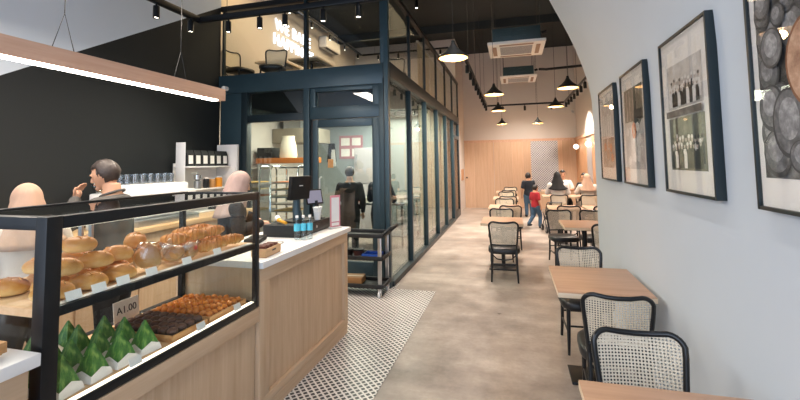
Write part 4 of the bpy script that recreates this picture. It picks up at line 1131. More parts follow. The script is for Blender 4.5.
# ------------------------------------------------------------------ kitchen behind the glass
kw = .0
struct('wall_kitchen_back', MB().box((-4.8, 9.2, 0), (-1.75, 9.3, 2.655)), plain('kitchen_wall', '9fa9aa', .6), 'pale wall at the back of the glazed kitchen', 'wall')
def rack(label, x, y):
    t = thing('tray_rack', label, 'tray rack', (x, y, 0), 0, 'steel bakery racks behind the kitchen window')
    for s in (-1, 1):
        MB().tube([(s*.25, -.25, .06), (s*.25, -.25, 1.46), (s*.25, -.20, 1.53), (s*.25, .20, 1.53), (s*.25, .25, 1.46), (s*.25, .25, .06)], .016, 8).build('upright', M['chrome'], t)
    m = MB()
    for k in range(11):
        for s in (-1, 1): m.box((s*.25-.012, -.25, .2+k*.115), (s*.25+.012, .25, .206+k*.115))
    m.build('runners', M['steel'], t)
    for z in (.08, 1.50): MB().tube([(-.25, -.22 if z < 1 else 0, z), (.25, -.22 if z < 1 else 0, z)], .012, 8).build('crossbar', M['chrome'], t)
    for s in (-1, 1):
        for q in (-1, 1): MB().cyl((s*.25-.012, q*.22, .035), (s*.25+.012, q*.22, .035), .034, seg=14).build('caster', M['black_matte'], t)
    return t
def sheet(x, y, z, lab, c):
    o = thing('baking_tray', lab, 'baking tray', (x, y, z), 0, 'baking trays in the racks')
    m = MB().box((-.235, -.24, 0), (.235, .24, .006)); m.box((-.235, -.24, .006), (-.228, .24, .022)); m.box((.228, -.24, .006), (.235, .24, .022)); m.box((-.228, -.24, .006), (.228, -.233, .022))
    m.build('tray', M['steel'], o)
    if c: MB().box((-.21, -.22, .0065), (.21, .22, .03), bev=.008).build('dough_sheet', c, o)
dcol = [plain('dough_a', 'd8b36a', .6), plain('dough_b', 'c2703a', .6), plain('dough_c', 'e8d6b0', .6)]
for j, (x, y) in enumerate(((-4.25, 6.15), (-3.58, 6.2))):
    rack('steel bakery rack behind the kitchen window, %s one' % ('left' if j == 0 else 'right'), x, y)
    for k in (3, 5, 6, 7, 8, 9): sheet(x, y, .2065+k*.115, 'steel tray of bakes, %s from the bottom in the %s rack' % (ORD[k-3], 'left' if j == 0 else 'right'), dcol[(k+j) % 3] if k != 6 else None)
t = thing('extractor_hood', 'beige steel extractor hood high in the kitchen behind the racks', 'hood', (-4.45, 7.9, 2.0))
MB().box((-.34, -.4, 0), (.6, .4, .30), bev=.01).build('canopy', plain('hood_steel', '9c9485', .45, .4), t)
MB().box((-.2, -.2, .30), (.2, .2, .655)).build('duct', M['steel'], t)
t = thing('wall_shelf', 'orange wooden shelf board in the kitchen above the racks', 'shelf', (-4.15, 7.0, 1.58))
MB().box((-.55, -.2, 0), (.62, .2, .10), bev=.004).build('board', plain('orange_board', 'c8742c', .5), t)
for s in (-.5, .5): MB().box((s-.02, -.18, -1.58), (s+.02, .18, 0)).build('support', M['steel'], t)
t = thing('flour_sack', 'tall white flour sack standing on the orange kitchen shelf', 'sack', (-4.12, 7.0, 1.681))
MB().lathe([(0, 0), (.17, 0), (.18, .05), (.155, .25), (.12, .38), (.13, .42), (0, .42)], 14, sy=.7).build('sack', plain('sack', 'efe6d2', .8), t)
t = thing('cardboard_box', 'dark box on the left of the orange kitchen shelf', 'box', (-4.55, 7.0, 1.681))
MB().box((-.16, -.14, 0), (.16, .14, .2), bev=.004).build('box', M['black_matte'], t); MB().box((-.16, -.02, .2002), (.16, .02, .202)).build('tape', M['wood_edge'], t)
def bench(label, x, y, w, d_):
    t = thing('steel_bench', label, 'workbench', (x, y, 0), 0, 'steel kitchen benches')
    MB().box((-w, -d_, .80), (w, d_, .84), bev=.004).build('top', M['steel'], t); MB().box((-w+.03, -d_+.03, .25), (w-.03, d_-.03, .27)).build('under_shelf', M['steel'], t)
    for s in (-1, 1):
        for q in (-1, 1): MB().cyl((s*(w-.05), q*(d_-.05), 0), (s*(w-.05), q*(d_-.05), .80), .02, seg=10).build('leg', M['chrome'], t)
bench('steel kitchen bench with goods behind the door', -2.45, 7.35, .6, .35)
bench('steel kitchen bench beyond the corridor glass', -2.2, 8.55, .35, .35)
rr_ = random.Random(3)
for i in range(7):
    t = thing('food_tub', 'food tub on the kitchen bench behind the door, %s from the left' % ORD[i], 'tub', (-2.95+i*.165, 7.2+.12*(i % 2), .841), 0, 'tubs on the kitchen bench')
    c = ('c8a24a', 'b5532d', 'dcd3bf', '6a8a4a', 'd9b24f', '8a3d30', 'e5e0d4')[i]
    MB().lathe([(0, 0), (.05, 0), (.06, .08), (0, .08)], 14).build('tub', plain('tub_col_%d' % i, c, .5), t); MB().lathe([(0, .081), (.063, .081), (.063, .092), (0, .094)], 14).build('lid', M['white_plastic'], t)
t = thing('wall_poster', 'pink and white notice board on the back wall of the kitchen', 'poster', (-3.72, 9.2, 1.95))
MB().box((-.3, -.02, -.28), (.3, 0, .28)).build('board', plain('poster_pink', 'b9828a', .6), t)
for s in (-1, 1):
    for q in (-1, 1): MB().box((s*.14-.11, -.024, q*.13-.09), (s*.14+.11, -.0205, q*.13+.09)).build('sheet', M['paper'], t)
t = thing('fridge', 'tall pale fridge at the back of the kitchen beside the notice board', 'fridge', (-3.05, 8.85, 0))
MB().box((-.32, -.33, .06), (.32, .34, 1.9), bev=.01).build('body', M['grey_panel'], t)
for z0, z1 in ((.08, 1.1), (1.12, 1.88)): d_ = MB().box((-.315, -.36, z0), (.315, -.332, z1), bev=.006).build('door', M['grey_panel'], t); MB().tube([(-.26, -.362, z1-.45), (-.26, -.39, z1-.43), (-.26, -.39, z1-.15), (-.26, -.362, z1-.13)], .01, 8).build('handle', M['steel'], d_)
MB().box((-.3, -.3, 0), (.3, .3, .06)).build('plinth', M['black_matte'], t)
t = thing('hanging_apron', 'black apron with a white cloth hung on the back wall of the kitchen', 'apron', (-4.22, 9.198, 1.6))
MB().prism([(-.12, -.03, 0), (.12, -.03, 0), (.08, -.03, .45), (-.08, -.03, .45)], (0, .025, 0)).build('apron', M['black_matte'], t)
MB().prism([(-.02, -.045, -.12), (.12, -.045, -.10), (.09, -.045, .30), (.01, -.045, .30)], (0, .013, 0)).build('cloth', M['white'], t)
MB().cyl((0, 0, .47), (0, -.05, .48), .012).build('hook', M['steel'], t)
# ------------------------------------------------------------------ upper floor seen through the glass
MZ = 2.801
t = thing('neon_sign', 'white neon wall sign reading WE BAKE HAPPINESS on the upper floor', 'neon sign', (-4.799, 0, 0))
text_mesh('WE BAKE', .34, M['neon'], t, 'lettering', T(.02, 8.38, 4.56) @ FACE_X, depth=.008, spacing=1.15)
text_mesh('HAPPINESS', .34, M['neon'], t, 'lettering', T(.02, 8.42, 4.23) @ FACE_X, depth=.008, spacing=1.12)
MB().box((.001, 7.6, 4.385), (.008, 9.3, 4.40)).build('backing_bar', M['steel'], t)
def up(o_, x, y, rz, lb, sc=None):
    q = dup(o_, (x, y, MZ), rz, lb)
    if sc: q.scale = sc
    return q
up(ch0, -4.50, 6.05, PI+1.35, 'cane chair at the left of the upper floor behind the glass')
up(ch0, -3.86, 6.05, PI+.3, 'cane chair in front of the neon sign on the upper floor')
up(ch0, -2.05, 7.3, PI+.3, 'dark cane chair at the upper floor corner by the corridor')
up(tb0, -4.3, 6.95, 0, 'wood table behind the left chair on the upper floor')
up(tb0, -3.6, 6.95, 0, 'wood table under the neon sign on the upper floor')
t = thing('air_conditioner', 'white wall air conditioner at the far end of the upper floor', 'air conditioner', (-4.79, 10.1, 4.62))
MB().box((-.008, -.3, .05), (0, .3, .25)).build('wall_mount', M['steel'], t)
MB().box((0, -.45, 0), (.22, .45, .30), bev=.03, seg=3).build('casing', M['white_plastic'], t)
m = MB()
for k in range(4): m.box((.12+.02*k, -.38, -.006), (.13+.02*k, .38, -.001))
m.build('louvre', M['black_matte'], t)
rail('black track rail along the left of the upper floor', (-4.45, 6.2, 4.95), (-4.45, 11.9, 4.95))
rail('black track rail across the far end of the upper floor', (-4.42, 11.93, 4.95), (-1.7, 11.93, 4.95))
for i in range(5): spot(-4.45, 7.6+i*1.0, 4.925, 'small spotlight on the upper floor rail, %s from the neon sign' % ORD[i], 'spotlights of the upper floor')
for i in range(4): spot(-3.9+i*.65, 11.93, 4.925, 'small spotlight on the far upper floor rail, %s from the left' % ORD[i], 'spotlights of the upper floor')
for i, (x, y) in enumerate(((-2.35, 7.2), (-2.0, 9.0))): spot(x, y, CZ-.001, 'spotlight fixed to the black ceiling over the upper floor, %s one' % ('nearer', 'further')[i], 'spotlights of the upper floor', 1.2)
# ------------------------------------------------------------------ people
def skin_mesh(nodes, edges, sub=1, root=0):
    """one tapered chain (finger, palm) grown with a Skin + Subdivision stack"""
    me = bpy.data.meshes.new('sk'); me.from_pydata([n[0] for n in nodes], edges, []); me.update()
    o = bpy.data.objects.new('sk', me); C.objects.link(o)
    md = o.modifiers.new('s', 'SKIN'); md.use_smooth_shade = True
    for i, (v, n) in enumerate(zip(me.skin_vertices[0].data, nodes)): v.radius = (n[1], n[1]); v.use_root = (i == root)
    sd_ = o.modifiers.new('d', 'SUBSURF'); sd_.levels = sub; sd_.render_levels = sub
    dg = bpy.context.evaluated_depsgraph_get(); out = bpy.data.meshes.new_from_object(o.evaluated_get(dg))
    bpy.data.objects.remove(o); return out
def limb(m, pts, rs, n=5):
    """tapered limb with rounded ends through the joints"""
    P, R = [], []
    for (a, b_), (ra, rb) in zip(zip(pts, pts[1:]), zip(rs, rs[1:])):
        for q in range(n): P.append(Vector(a).lerp(Vector(b_), q/n)); R.append(ra+(rb-ra)*q/n)
    P.append(Vector(pts[-1])); R.append(rs[-1]); m.tube(P, R, 14)
    for p, r_ in zip(pts, rs): m.ball(p, r_*.99, u=14, v=10)
TORSO = [(.455, .070, .060), (.475, .092, .068), (.505, .100, .074), (.55, .096, .071), (.60, .084, .062), (.64, .084, .062), (.70, .095, .070), (.75, .103, .070), (.785, .102, .062), (.81, .085, .050), (.828, .055, .042), (.845, .038, .037), (.885, .034, .035)]
def loft(m, secs, h, k, g_, L):
    rings = []
    for z, w, d_ in secs:
        rings.append([m.bm.verts.new(L @ Vector(((w*h*k+g_)*math.copysign(abs(math.cos(a))**.85, math.cos(a)), (d_*h*k+g_)*math.copysign(abs(math.sin(a))**.85, math.sin(a))-(.012*h if z > .8 else 0), z*h))) for a in [2*PI*q/24 for q in range(24)]])
    m.bm.faces.new(rings[0][::-1]); m.bm.faces.new(rings[-1])
    for A_, B_ in zip(rings, rings[1:]):
        for q in range(24): m.bm.faces.new((A_[q], A_[(q+1) % 24], B_[(q+1) % 24], B_[q]))
def merge(meshes, voxel, name, mat, parent, smooth_it=4):
    bm = bmesh.new()
    for m in meshes: bm.from_mesh(m)
    me = bpy.data.meshes.new('mg'); bm.to_mesh(me); bm.free()
    o = bpy.data.objects.new('mg', me); C.objects.link(o)
    r_ = o.modifiers.new('r', 'REMESH'); r_.mode = 'VOXEL'; r_.voxel_size = voxel
    if smooth_it: s_ = o.modifiers.new('m', 'SMOOTH'); s_.factor = .5; s_.iterations = smooth_it
    dg = bpy.context.evaluated_depsgraph_get(); out = bpy.data.meshes.new_from_object(o.evaluated_get(dg)); bpy.data.objects.remove(o)
    for p in out.polygons: p.use_smooth = True
    out.materials.clear(); out.materials.append(mat)
    ob = bpy.data.objects.new(name, out); C.objects.link(ob); ob.parent = parent; return ob

def person(label, loc, rz, h, skin='skin', top=None, sleeve='long', bottom=None, hair=None, hair_col='hair', hijab=None, lean=0.0, head_yaw=0.0, head_pitch=0.0,
           arms=None, seated=False, legs=None, apron=None, long_top=False, shoe=None, beard=False, fine=False, slim=1.0, group=None, collar=False):
    """faces +Y before rz. arms: [(elbow, wrist, finger direction)] for left (-x) and right (+x) in metres; legs: [(knee, ankle)]"""
    t = thing('person', label, 'person', loc, rz, group)
    hh = h/7.5 if h > 1.35 else h/6.4          # children have larger heads
    k = slim
    hipz = .515*h
    zoff = 0
    if seated: zoff = .415+.116*h - hipz         # pelvis rests on the seat
    L = Matrix.Translation((0, 0, hipz+zoff)) @ RX(-lean) @ Matrix.Translation((0, 0, -hipz))
    def up_(x, y, z): return L @ Vector((x, y, z))
    pel = up_(0, 0, hipz); wai = up_(0, .0, .60*h); chest = up_(0, .005, .71*h); nb = up_(0, -.01*h, .815*h); nt = up_(0, .0, .865*h)
    hc = up_(0, .012*h, h-hh*.52)
    sh = [up_(s*.106*h*k, -.005, .783*h) for s in (-1, 1)]
    if arms is None: arms = [None, None]
    A = []
    for s, a in zip((-1, 1), arms):
        if a is None: a = (up_(s*.145*h*k, -.01, .63*h), up_(s*.15*h*k, .04*h, .48*h), Vector((0, .15, -1)))
        A.append((Vector(a[0]), Vector(a[1]), Vector(a[2]).normalized()))
    hips = [pel+Vector((s*.052*h, 0, -.03*h)) for s in (-1, 1)]
    if legs is None:
        legs = [((s*.056*h, .01, .285*h), (s*.058*h, -.01, .05*h)) for s in (-1, 1)] if not seated else [((s*.075*h, .25*h, .50), (s*.08*h, .16*h, .05*h)) for s in (-1, 1)]
    Gs = [(Vector(a), Vector(b_)) for a, b_ in legs]
    # --- bare body
    m = MB(); loft(m, TORSO, h, k, 0, L)
    for s, q, a in zip((-1, 1), sh, A):
        limb(m, [q, a[0], a[0].lerp(a[1], .35), a[1]], [.036*h*k, .027*h*k, .026*h*k, .0165*h])
    for s, q, (kn, an) in zip((-1, 1), hips, Gs):
        limb(m, [q, q.lerp(kn, .55), kn, kn.lerp(an, .35), an], [.060*h*k, .052*h*k, .036*h*k, .035*h*k, .021*h])
        limb(m, [an+Vector((0, 0, -.012*h)), an+Vector((0, .08*h, -.03*h))], [.020*h, .016*h])
    parts = [m.mesh('bd', M[skin])]
    hands = [(s, a, 0) for s, a in zip((-1, 1), A)]
    for s, a, wv in hands:
        # palm, four fingers and a thumb as separate tapered chains
        d_ = a[2]; ax = (a[1]-a[0]).normalized(); side = d_.cross(Vector((0, 0, 1)) if abs(d_.z) < .8 else Vector((0, 1, 0))).normalized()
        nrm = side.cross(d_).normalized(); P0 = a[1]; hl = .105*h
        pn = [(P0, .015*h), (P0+d_*hl*.22, .020*h), (P0+d_*hl*.45, .019*h)]; pe = [(0, 1), (1, 2)]
        parts.append(skin_mesh(pn, pe, 1))
        for f_ in range(4):
            o_ = side*(f_-1.5)*.0105*h; ln = hl*(.40, .47, .43, .33)[f_]*.95; b0 = P0+d_*hl*.42+o_
            c1 = b0+d_*ln*.5-nrm*ln*.08; c2 = c1+d_*ln*.42-nrm*ln*.28
            parts.append(skin_mesh([(b0, .0068*h), (c1, .0060*h), (c2, .0046*h)], [(0, 1), (1, 2)], 1))
        th = P0+d_*hl*.14-side*s*.013*h; parts.append(skin_mesh([(th, .0078*h), (th+d_*hl*.18-side*s*.018*h, .0070*h), (th+d_*hl*.38-side*s*.022*h-nrm*.006, .0052*h)], [(0, 1), (1, 2)], 1))
    # --- head
    HM = Matrix.Translation(hc) @ RX(-lean*.5) @ RZ(head_yaw) @ RX(head_pitch)
    def headfn(p):
        x, y, z = p
        if z < -.1: f_ = 1-.38*(-z-.1)**1.1; x *= f_; y = y*(.95 if y > 0 else 1+.35*z) + (.10*(-z-.1) if y > -.2 else 0)
        if z > .2: y *= 1
        if y > .6 and -.25 < z < .5: y *= .94
        return Vector((x, y, z))
    m = MB(); rx, ry, rz_ = .375*hh, .46*hh, .52*hh
    m.ball((0, 0, 0), (rx, ry, rz_), u=28, v=20, fn=headfn)
    m.tube([(0, ry*.90, .10*hh), (0, ry*1.06, -.04*hh), (0, ry*1.13, -.115*hh), (0, ry*.92, -.15*hh)], [.035*hh, .045*hh, .058*hh, .05*hh], 8)   # nose
    m.ball((0, ry*.84, -.27*hh), (.13*hh, .07*hh, .035*hh), u=10, v=6); m.ball((0, ry*.76, -.42*hh), (.14*hh, .1*hh, .08*hh), u=10, v=6)   # lips and chin
    for s in (-1, 1):
        m.ball((s*rx*.98, -.02*hh, -.03*hh), (.035*hh, .075*hh, .13*hh), u=10, v=8)
        m.ball((s*.17*hh, ry*.80, .085*hh), (.12*hh, .06*hh, .035*hh), u=10, v=6)
    for v in m.bm.verts: v.co = HM @ v.co
    hm = m.mesh('hd', M[skin]); parts.append(hm)
    body = merge(parts, .0065 if fine else .011, 'body', M[skin], t, 2)
    # --- face
    m = MB()
    for s in (-1, 1): m.ball((s*.165*hh, ry*.845, .02*hh), (.055*hh, .035*hh, .030*hh), u=10, v=6)
    for v in m.bm.verts: v.co = HM @ v.co
    m.build('eyes', M['eye'], t, smooth=180)
    m = MB().ball((0, ry*.93, -.275*hh), (.11*hh, .03*hh, .028*hh), u=10, v=6)
    for v in m.bm.verts: v.co = HM @ v.co
    m.build('mouth', M['lips'], t, smooth=180)
    m = MB()
    for s in (-1, 1): m.tube([(s*.07*hh, ry*.93, .105*hh), (s*.16*hh, ry*.93, .13*hh), (s*.26*hh, ry*.80, .11*hh)], [.014*hh, .02*hh, .01*hh], 6)
    for v in m.bm.verts: v.co = HM @ v.co
    m.build('eyebrows', M[hair_col], t, smooth=180)
    # --- hair or headscarf
    rnd = random.Random(hash(label) % 1000 if False else len(label))
    if hair:
        def hf(p):
            j = 1+.035*math.sin(9*p.x+3*p.z)*math.sin(8*p.y)+.02*math.sin(23*p.x)*math.sin(19*p.z)
            q = headfn(p)*j; return q
        m = MB(); m.ball((0, -.015*hh, .03*hh), (rx*1.10, ry*1.08, rz_*1.07), u=28, v=20, fn=hf)
        dl = [f for f in m.bm.faces if (lambda c: (c.y > .12*hh and c.z < .25*hh) or (c.y > -.06*hh and c.z < .02*hh) or c.z < -(.30 if hair == 'short' else .42)*hh)(f.calc_center_median())]
        bmesh.ops.delete(m.bm, geom=dl, context='FACES')
        for s in (-1, 1): m.tube([(s*rx*1.0, .06*hh, .16*hh), (s*rx*1.02, .05*hh, -.06*hh)], [.03*hh, .012*hh], 6)
        for v in m.bm.verts: v.co = HM @ v.co
        ob = m.build('hair', M[hair_col], t, smooth=180); md = ob.modifiers.new('s', 'SOLIDIFY'); md.thickness = .03*hh
    if beard:
        m = MB(); m.ball((0, 0, -.02*hh), (rx*1.03, ry*1.03, rz_*1.02), u=28, v=20, fn=headfn)
        dl = [f for f in m.bm.faces if (lambda c: c.z > -.2*hh or c.y < .0 or (abs(c.x) < .12*hh and c.z > -.36*hh))(f.calc_center_median())]
        bmesh.ops.delete(m.bm, geom=dl, context='FACES')
        for v in m.bm.verts: v.co = HM @ v.co
        m.build('beard', M[hair_col], t, smooth=180)
    if hijab:
        m = MB(); rows = 18; cols = 40; V = []
        base = up_(0, -.005*h, .745*h)
        for i in range(rows+1):
            u_ = i/rows; R = []
            for j in range(cols):
                a = 2*PI*j/cols; ca, sa = math.sin(a), math.cos(a)      # sa>0 is the face side
                fold = 1+.045*math.sin(a*8+1.3)*max(0, u_-.35)/.65
                if u_ < .5:
                    ph = u_/.5*PI*.52; p = HM @ Vector((1.13*rx*math.sin(ph)*ca*fold, 1.13*ry*math.sin(ph)*sa*fold-.02*hh, 1.10*rz_*math.cos(ph)))
                else:
                    w_ = (u_-.5)/.5; e0 = PI*.52
                    p0 = HM @ Vector((1.13*rx*math.sin(e0)*ca*fold, 1.13*ry*math.sin(e0)*sa*fold-.02*hh, 1.1*rz_*math.cos(e0)-.36*hh*min(1, w_*1.6)))
                    p1 = base+(L.to_3x3() @ Vector((.142*h*k*ca*fold, ((.098 if sa > 0 else .090)*h*k)*sa*fold-.012*h, -.035*h*abs(sa))))
                    p = p0.lerp(p1, w_**1.25)
                R.append(m.bm.verts.new(p))
            V.append(R)
        for i in range(rows):
            for j in range(cols):
                q = (V[i][j], V[i][(j+1) % cols], V[i+1][(j+1) % cols], V[i+1][j])
                c = HM.inverted() @ (sum((v.co for v in q), Vector())/4)
                if c.y > .45*ry and -.44*hh < c.z < .28*hh and abs(c.x) < .27*hh: continue
                m.bm.faces.new(q)
        bmesh.ops.remove_doubles(m.bm, verts=m.bm.verts[:], dist=.0008)
        ob = m.build('headscarf', hijab, t, smooth=180); md = ob.modifiers.new('s', 'SOLIDIFY'); md.thickness = .006
    # --- clothes
    vx = .009 if fine else .013
    if top:
        g_ = .012; m = MB(); z1 = .30 if long_top and not seated else .462
        loft(m, [(z1, .105, .085)]*(z1 < .4)+[q for q in TORSO if z1 <= q[0] < .832], h, k, g_, L)
        for s, q, a in zip((-1, 1), sh, A):
            if sleeve == 'short': limb(m, [q, q.lerp(a[0], .72)], [.038*h*k+g_, .034*h*k+g_])
            else: limb(m, [q, a[0], a[0].lerp(a[1], .35), a[0].lerp(a[1], .92)], [.038*h*k+g_, .030*h*k+g_, .028*h*k+g_*.9, .020*h+g_*.8])
        merge([m.mesh('sh', top)], vx, 'shirt', top, t, 3)
        if collar:
            m = MB(); m.tube([L @ Vector((.052*h*math.sin(a), .05*h*math.cos(a)-.012*h, (.836-.012*math.cos(a))*h)) for a in [2*PI*q/16 for q in range(16)]], .010, 8, closed=True); m.build('collar', top, t, smooth=180)
    if bottom:
        g_ = .009; m = MB(); loft(m, [q for q in TORSO if q[0] < .56], h, k, g_, L)
        for s, q, (kn, an) in zip((-1, 1), hips, Gs):
            limb(m, [q, q.lerp(kn, .55), kn, kn.lerp(an, .5), kn.lerp(an, .94)], [.062*h*k+g_, .054*h*k+g_, .040*h*k+g_, .036*h*k+g_, .032*h*k+g_])
        merge([m.mesh('tr', bottom)], vx, 'trousers', bottom, t, 3)
    if apron:
        m = MB(); c0 = L.to_3x3()
        def ap(u_, v_):
            x = (u_*2-1)*(.075+.06*min(1, (1-v_)*2.2))*h; z = (.40+.36*v_)*h
            return up_(x, .105*h*k+.012-.3*x*x/h, z)
        m.grid(ap, 10, 14); ob = m.build('apron', apron, t, smooth=180); md = ob.modifiers.new('s', 'SOLIDIFY'); md.thickness = .006
    for s, (kn, an) in zip((-1, 1), Gs):
        m = MB().ball((an.x, an.y+.035*h, max(an.z-.022*h, .026*h)), (.030*h, .078*h, .026*h), u=14, v=8, fn=lambda p: Vector((p.x, p.y, max(p.z, -.95))))
        m.build('shoe', shoe or M['black_matte'], t, smooth=180)
    return t
def cloth(name, c, rough=.85):
    N = Nodes(name); v = N.coord('Object', (1, 1, .25)); nz = N.noise(v, 14, 3); c_ = lin(c)
    return N.done(N.bsdf(N.mix(nz, tuple(x*.62 for x in c_[:3])+(1,), c_), rough, 0, nz, .5, .02))
beige, blush, white_c, blk, navy, redc, jeans, grey_c, cream_c = cloth('cloth_beige', 'bf9c84'), cloth('cloth_blush', 'b3988e'), cloth('cloth_white', 'e9e6e2'), cloth('cloth_black', '1e1f22'), cloth('cloth_navy', '232a36'), cloth('cloth_red', 'b02430'), cloth('cloth_jeans', '45637f'), cloth('cloth_grey', '55534f'), cloth('cloth_cream', 'e3d3c4')
# staff behind the counter
person('woman in a beige headscarf and dark apron behind the near end of the case', (-2.98, 1.93, 0), 1.25, 1.455, 'skin_light', cream_c, 'long', blk, hijab=beige, apron=blk, head_pitch=-.3, lean=.12, fine=True,
       arms=[((-.24, .05, .92), (-.14, .27, .93), (.3, 1, -.1)), ((.24, .05, .92), (.14, .27, .93), (-.3, 1, -.1))])
person('man with short dark hair in a grey shirt, hand at his chin, facing left', (-3.03, 2.56, 0), 1.95, 1.61, 'skin', grey_c, 'long', blk, hair='short', hair_col='hair_brown', head_pitch=-.22, lean=.10, fine=True, collar=True,
       arms=[((-.23, .20, 1.14), (-.05, .27, 1.31), (.3, -.15, .9)), ((.25, .05, 1.02), (.2, .27, .98), (0, 1, 0))])
person('woman in a blush headscarf and black apron working behind the till', (-2.52, 3.22, 0), -.75, 1.50, 'skin_light', blk, 'long', blk, hijab=blush, apron=blk, head_pitch=-.35, lean=.14, fine=True,
       arms=[((-.23, .06, .98), (-.13, .27, 1.02), (.2, 1, -.2)), ((.23, .06, .98), (.12, .28, 1.02), (-.2, 1, -.2))])
# kitchen staff behind the door glass
person('person with brown hair in dark clothes inside the kitchen behind the door', (-2.68, 6.55, 0), .4, 1.50, 'skin', blk, 'long', blk, hair='long', hair_col='hair_brown')
person('person in dark uniform with arms bent, inside the kitchen at the right of the door', (-2.12, 6.5, 0), -.3, 1.50, 'skin', navy, 'long', blk, hair='short', arms=[((-.24, .04, .95), (-.1, .24, 1.0), (.2, 1, 0)), ((.24, .04, .95), (.1, .24, 1.0), (-.2, 1, 0))])
# the hall
person('boy in a navy shirt and jeans standing with his back to the camera', (.43, 12.05, 0), .25, 1.22, 'skin', navy, 'short', jeans, hair='short')
person('small boy in a red shirt and jeans walking down the hall', (.50, 10.05, 0), -.9, 1.0, 'skin', redc, 'short', jeans, hair='short', slim=.95,
       legs=[((-.05, -.02, .29), (-.06, -.17, .10)), ((.05, .09, .28), (.06, .06, .05))])
def seat_arms(h, w=.10, f=.24, z=.80): return [((-.23, .04, z), (-w, f, z+.02), (.5, 1, .1)), ((.23, .04, z), (w, f, z+.02), (-.5, 1, .1))]
person('woman in a black headscarf and white top seated with her back to the camera', (1.02, 10.25, 0), 0, 1.44, 'skin_light', white_c, 'long', blk, hijab=blk, seated=True, slim=1.08, arms=seat_arms(1.5))
person('man in a white shirt seated across the far table, facing the camera', (1.26, 11.35, 0), PI, 1.48, 'skin', white_c, 'short', blk, hair='short', seated=True, head_pitch=-.15, arms=seat_arms(1.5))
person('woman in a beige headscarf and pale clothes seated by the right wall', (1.66, 10.25, 0), .1, 1.36, 'skin_light', cream_c, 'long', cream_c, hijab=beige, seated=True, slim=1.05, arms=seat_arms(1.4))
person('dark haired guest in black half hidden in the corner behind the beige headscarf', (1.77, 11.35, 0), PI, 1.34, 'skin', blk, 'long', blk, hair='long', seated=True, slim=.9, arms=[((-.2, .04, .78), (-.1, .22, .80), (.3, 1, .1)), ((.2, .04, .78), (.1, .22, .80), (-.3, 1, .1))])
# pushchair beside the seated woman
t = thing('pushchair', 'black folding pushchair beside the seated woman in the black headscarf', 'pushchair', (.80, 9.60, 0), .15)
for s in (-1, 1):
    MB().tube([(s*.15, -.28, .62), (s*.15, -.12, .40), (s*.15, .22, .08)], .010, 8).build('side_tube', M['black'], t)
    MB().tube([(s*.15, .12, .42), (s*.15, -.05, .28), (s*.15, -.2, .08)], .010, 8).build('side_tube', M['black'], t)
    for y in (-.2, .22): w_ = MB().cyl((s*.15-.02, y, .07), (s*.15+.02, y, .07), .068, seg=18).build('wheel', M['vinyl'], t); MB().cyl((s*.15-.022, y, .07), (s*.15+.022, y, .07), .03, seg=14).build('hub', M['steel'], w_)
MB().box((-.14, -.16, .27), (.14, .14, .32), bev=.015).build('seat', M['black_matte'], t)
MB().box((-.14, -.2, .32), (.14, -.14, .60), M=RX(.2) , bev=.015).build('backrest', M['black_matte'], t)
MB().tube([(-.15, -.28, .62), (-.15, -.33, .66), (.15, -.33, .66), (.15, -.28, .62)], .012, 8).build('handle', M['black'], t)
#@@PART5@@
# ------------------------------------------------------------------ camera
cam = bpy.data.cameras.new('camera'); co = bpy.data.objects.new('camera', cam); C.objects.link(co)
yaw, pitch, roll = math.radians(15.18), math.radians(3.782), math.radians(-.899)
F = 408.94
fw = Vector((-math.sin(yaw)*math.cos(pitch), math.cos(yaw)*math.cos(pitch), math.sin(pitch)))
r = Vector((math.cos(yaw), math.sin(yaw), 0)); u = r.cross(fw)
r2 = r*math.cos(roll)+u*math.sin(roll); u2 = -r*math.sin(roll)+u*math.cos(roll)
mw = Matrix((r2, u2, -fw)).transposed().to_4x4(); mw.translation = (0, 0, 1.55)
co.matrix_world = mw
cam.sensor_fit = 'HORIZONTAL'; cam.sensor_width = 36; cam.lens = F/800*36
cam.shift_x = 0; cam.shift_y = (136-200)/800; cam.clip_start = .02
bpy.context.scene.camera = co
# ------------------------------------------------------------------ light
def area(name, loc, rot, sx, sy, power, col):
    l = bpy.data.lights.new(name, 'AREA'); l.shape = 'RECTANGLE'; l.size = sx; l.size_y = sy; l.energy = power; l.color = lin(col)[:3]
    o = bpy.data.objects.new(name, l); C.objects.link(o); o.location = loc; o.rotation_euler = rot; return o
def point(name, loc, power, col, rad=.04):
    l = bpy.data.lights.new(name, 'POINT'); l.energy = power; l.color = lin(col)[:3]; l.shadow_soft_size = rad
    o = bpy.data.objects.new(name, l); C.objects.link(o); o.location = loc; return o
area('shopfront_daylight', (-1.2, -2.0, 1.9), (PI/2, 0, 0), 5.5, 3.2, 225, 'dbe9ff')
def spotlamp(name, loc, power, col, ang=1.9, rx=0, ry=0):
    l = bpy.data.lights.new(name, 'SPOT'); l.energy = power; l.color = lin(col)[:3]; l.spot_size = ang; l.spot_blend = .8; l.shadow_soft_size = .05
    o = bpy.data.objects.new(name, l); C.objects.link(o); o.location = loc; o.rotation_euler = (rx, ry, 0); return o
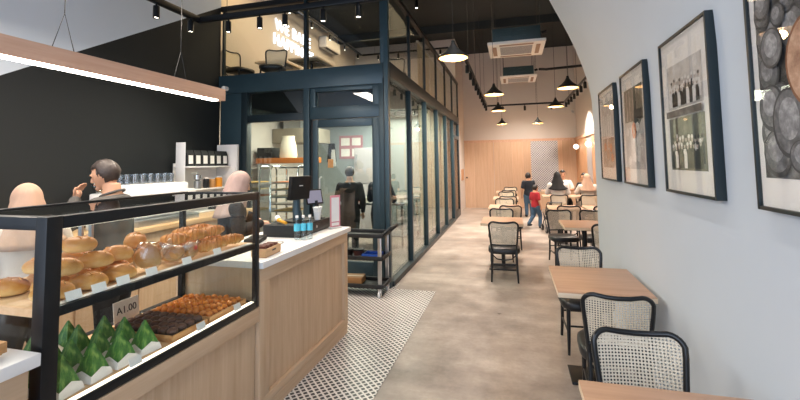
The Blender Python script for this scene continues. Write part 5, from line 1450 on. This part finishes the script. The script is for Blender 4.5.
for i in range(5): spotlamp('hall_spot', (-.66, 7.0+i*1.25, 2.98), 275, 'fff1e4', 2.2, 0, .25)
for i in range(4): spotlamp('hall_spot', (1.5, 8.3+i*1.2, 2.98), 275, 'fff1e4', 2.2, 0, -.3)
spotlamp('far_spot', (.42, 12.33, 2.98), 170, 'fff0e2', 2.3, .5, 0)
for x in (-3.3, -2.52, -1.6): spotlamp('counter_spot', (x, 4.2, 3.17), 110, 'fff2e2', 2.0, -.25, 0)
for y in (.4, 2.2): spotlamp('counter_spot', (-3.72, y, 3.17), 90, 'fff2e2', 2.0, 0, -.35)
for y in (1.2, 3.6): spotlamp('aisle_spot', (-.3, y, 4.6), 85, 'fff6ee', 1.9, 0, .0)
area('counter_light', (-2.75, 2.2, 2.9), (0, 0, 0), .3, 2.4, 80, 'fff0e0')
area('kitchen_light', (-3.1, 7.0, 2.6), (0, 0, 0), 1.8, 2.0, 150, 'fff0d8')
area('kitchen_light', (-2.3, 8.3, 2.6), (0, 0, 0), .8, 1.4, 100, 'fff0d8')  # extra area lamp added inside to brighten the cream blinds, no fixture modelled
area('upper_floor_light', (-3.3, 8.6, 5.1), (0, 0, 0), 1.6, 5, 150, 'ffe0b4')
area('upper_left_light', (-4.2, 6.0, 4.9), (0, 0, 0), .5, .8, 8, 'ffd890')
for x, y, lb in pend: point('pendant_light', (x, y, PZ-.03), 9, 'ffc98a')
w = bpy.data.worlds.new('world'); bpy.context.scene.world = w; w.use_nodes = True
nt = w.node_tree; bg = nt.nodes['Background']
sky = nt.nodes.new('ShaderNodeTexSky'); sky.sky_type = 'HOSEK_WILKIE'; sky.turbidity = 4; sky.sun_direction = (.3, -.5, .8)
nt.links.new(sky.outputs[0], bg.inputs[0]); bg.inputs[1].default_value = .6
sc = bpy.context.scene
sc.view_settings.view_transform = 'Standard'; sc.view_settings.look = 'None'; sc.view_settings.exposure = 0
try:
    sc.cycles.use_denoising = True; sc.cycles.max_bounces = 10; sc.cycles.transparent_max_bounces = 24; sc.cycles.sample_clamp_indirect = 6
except Exception: pass
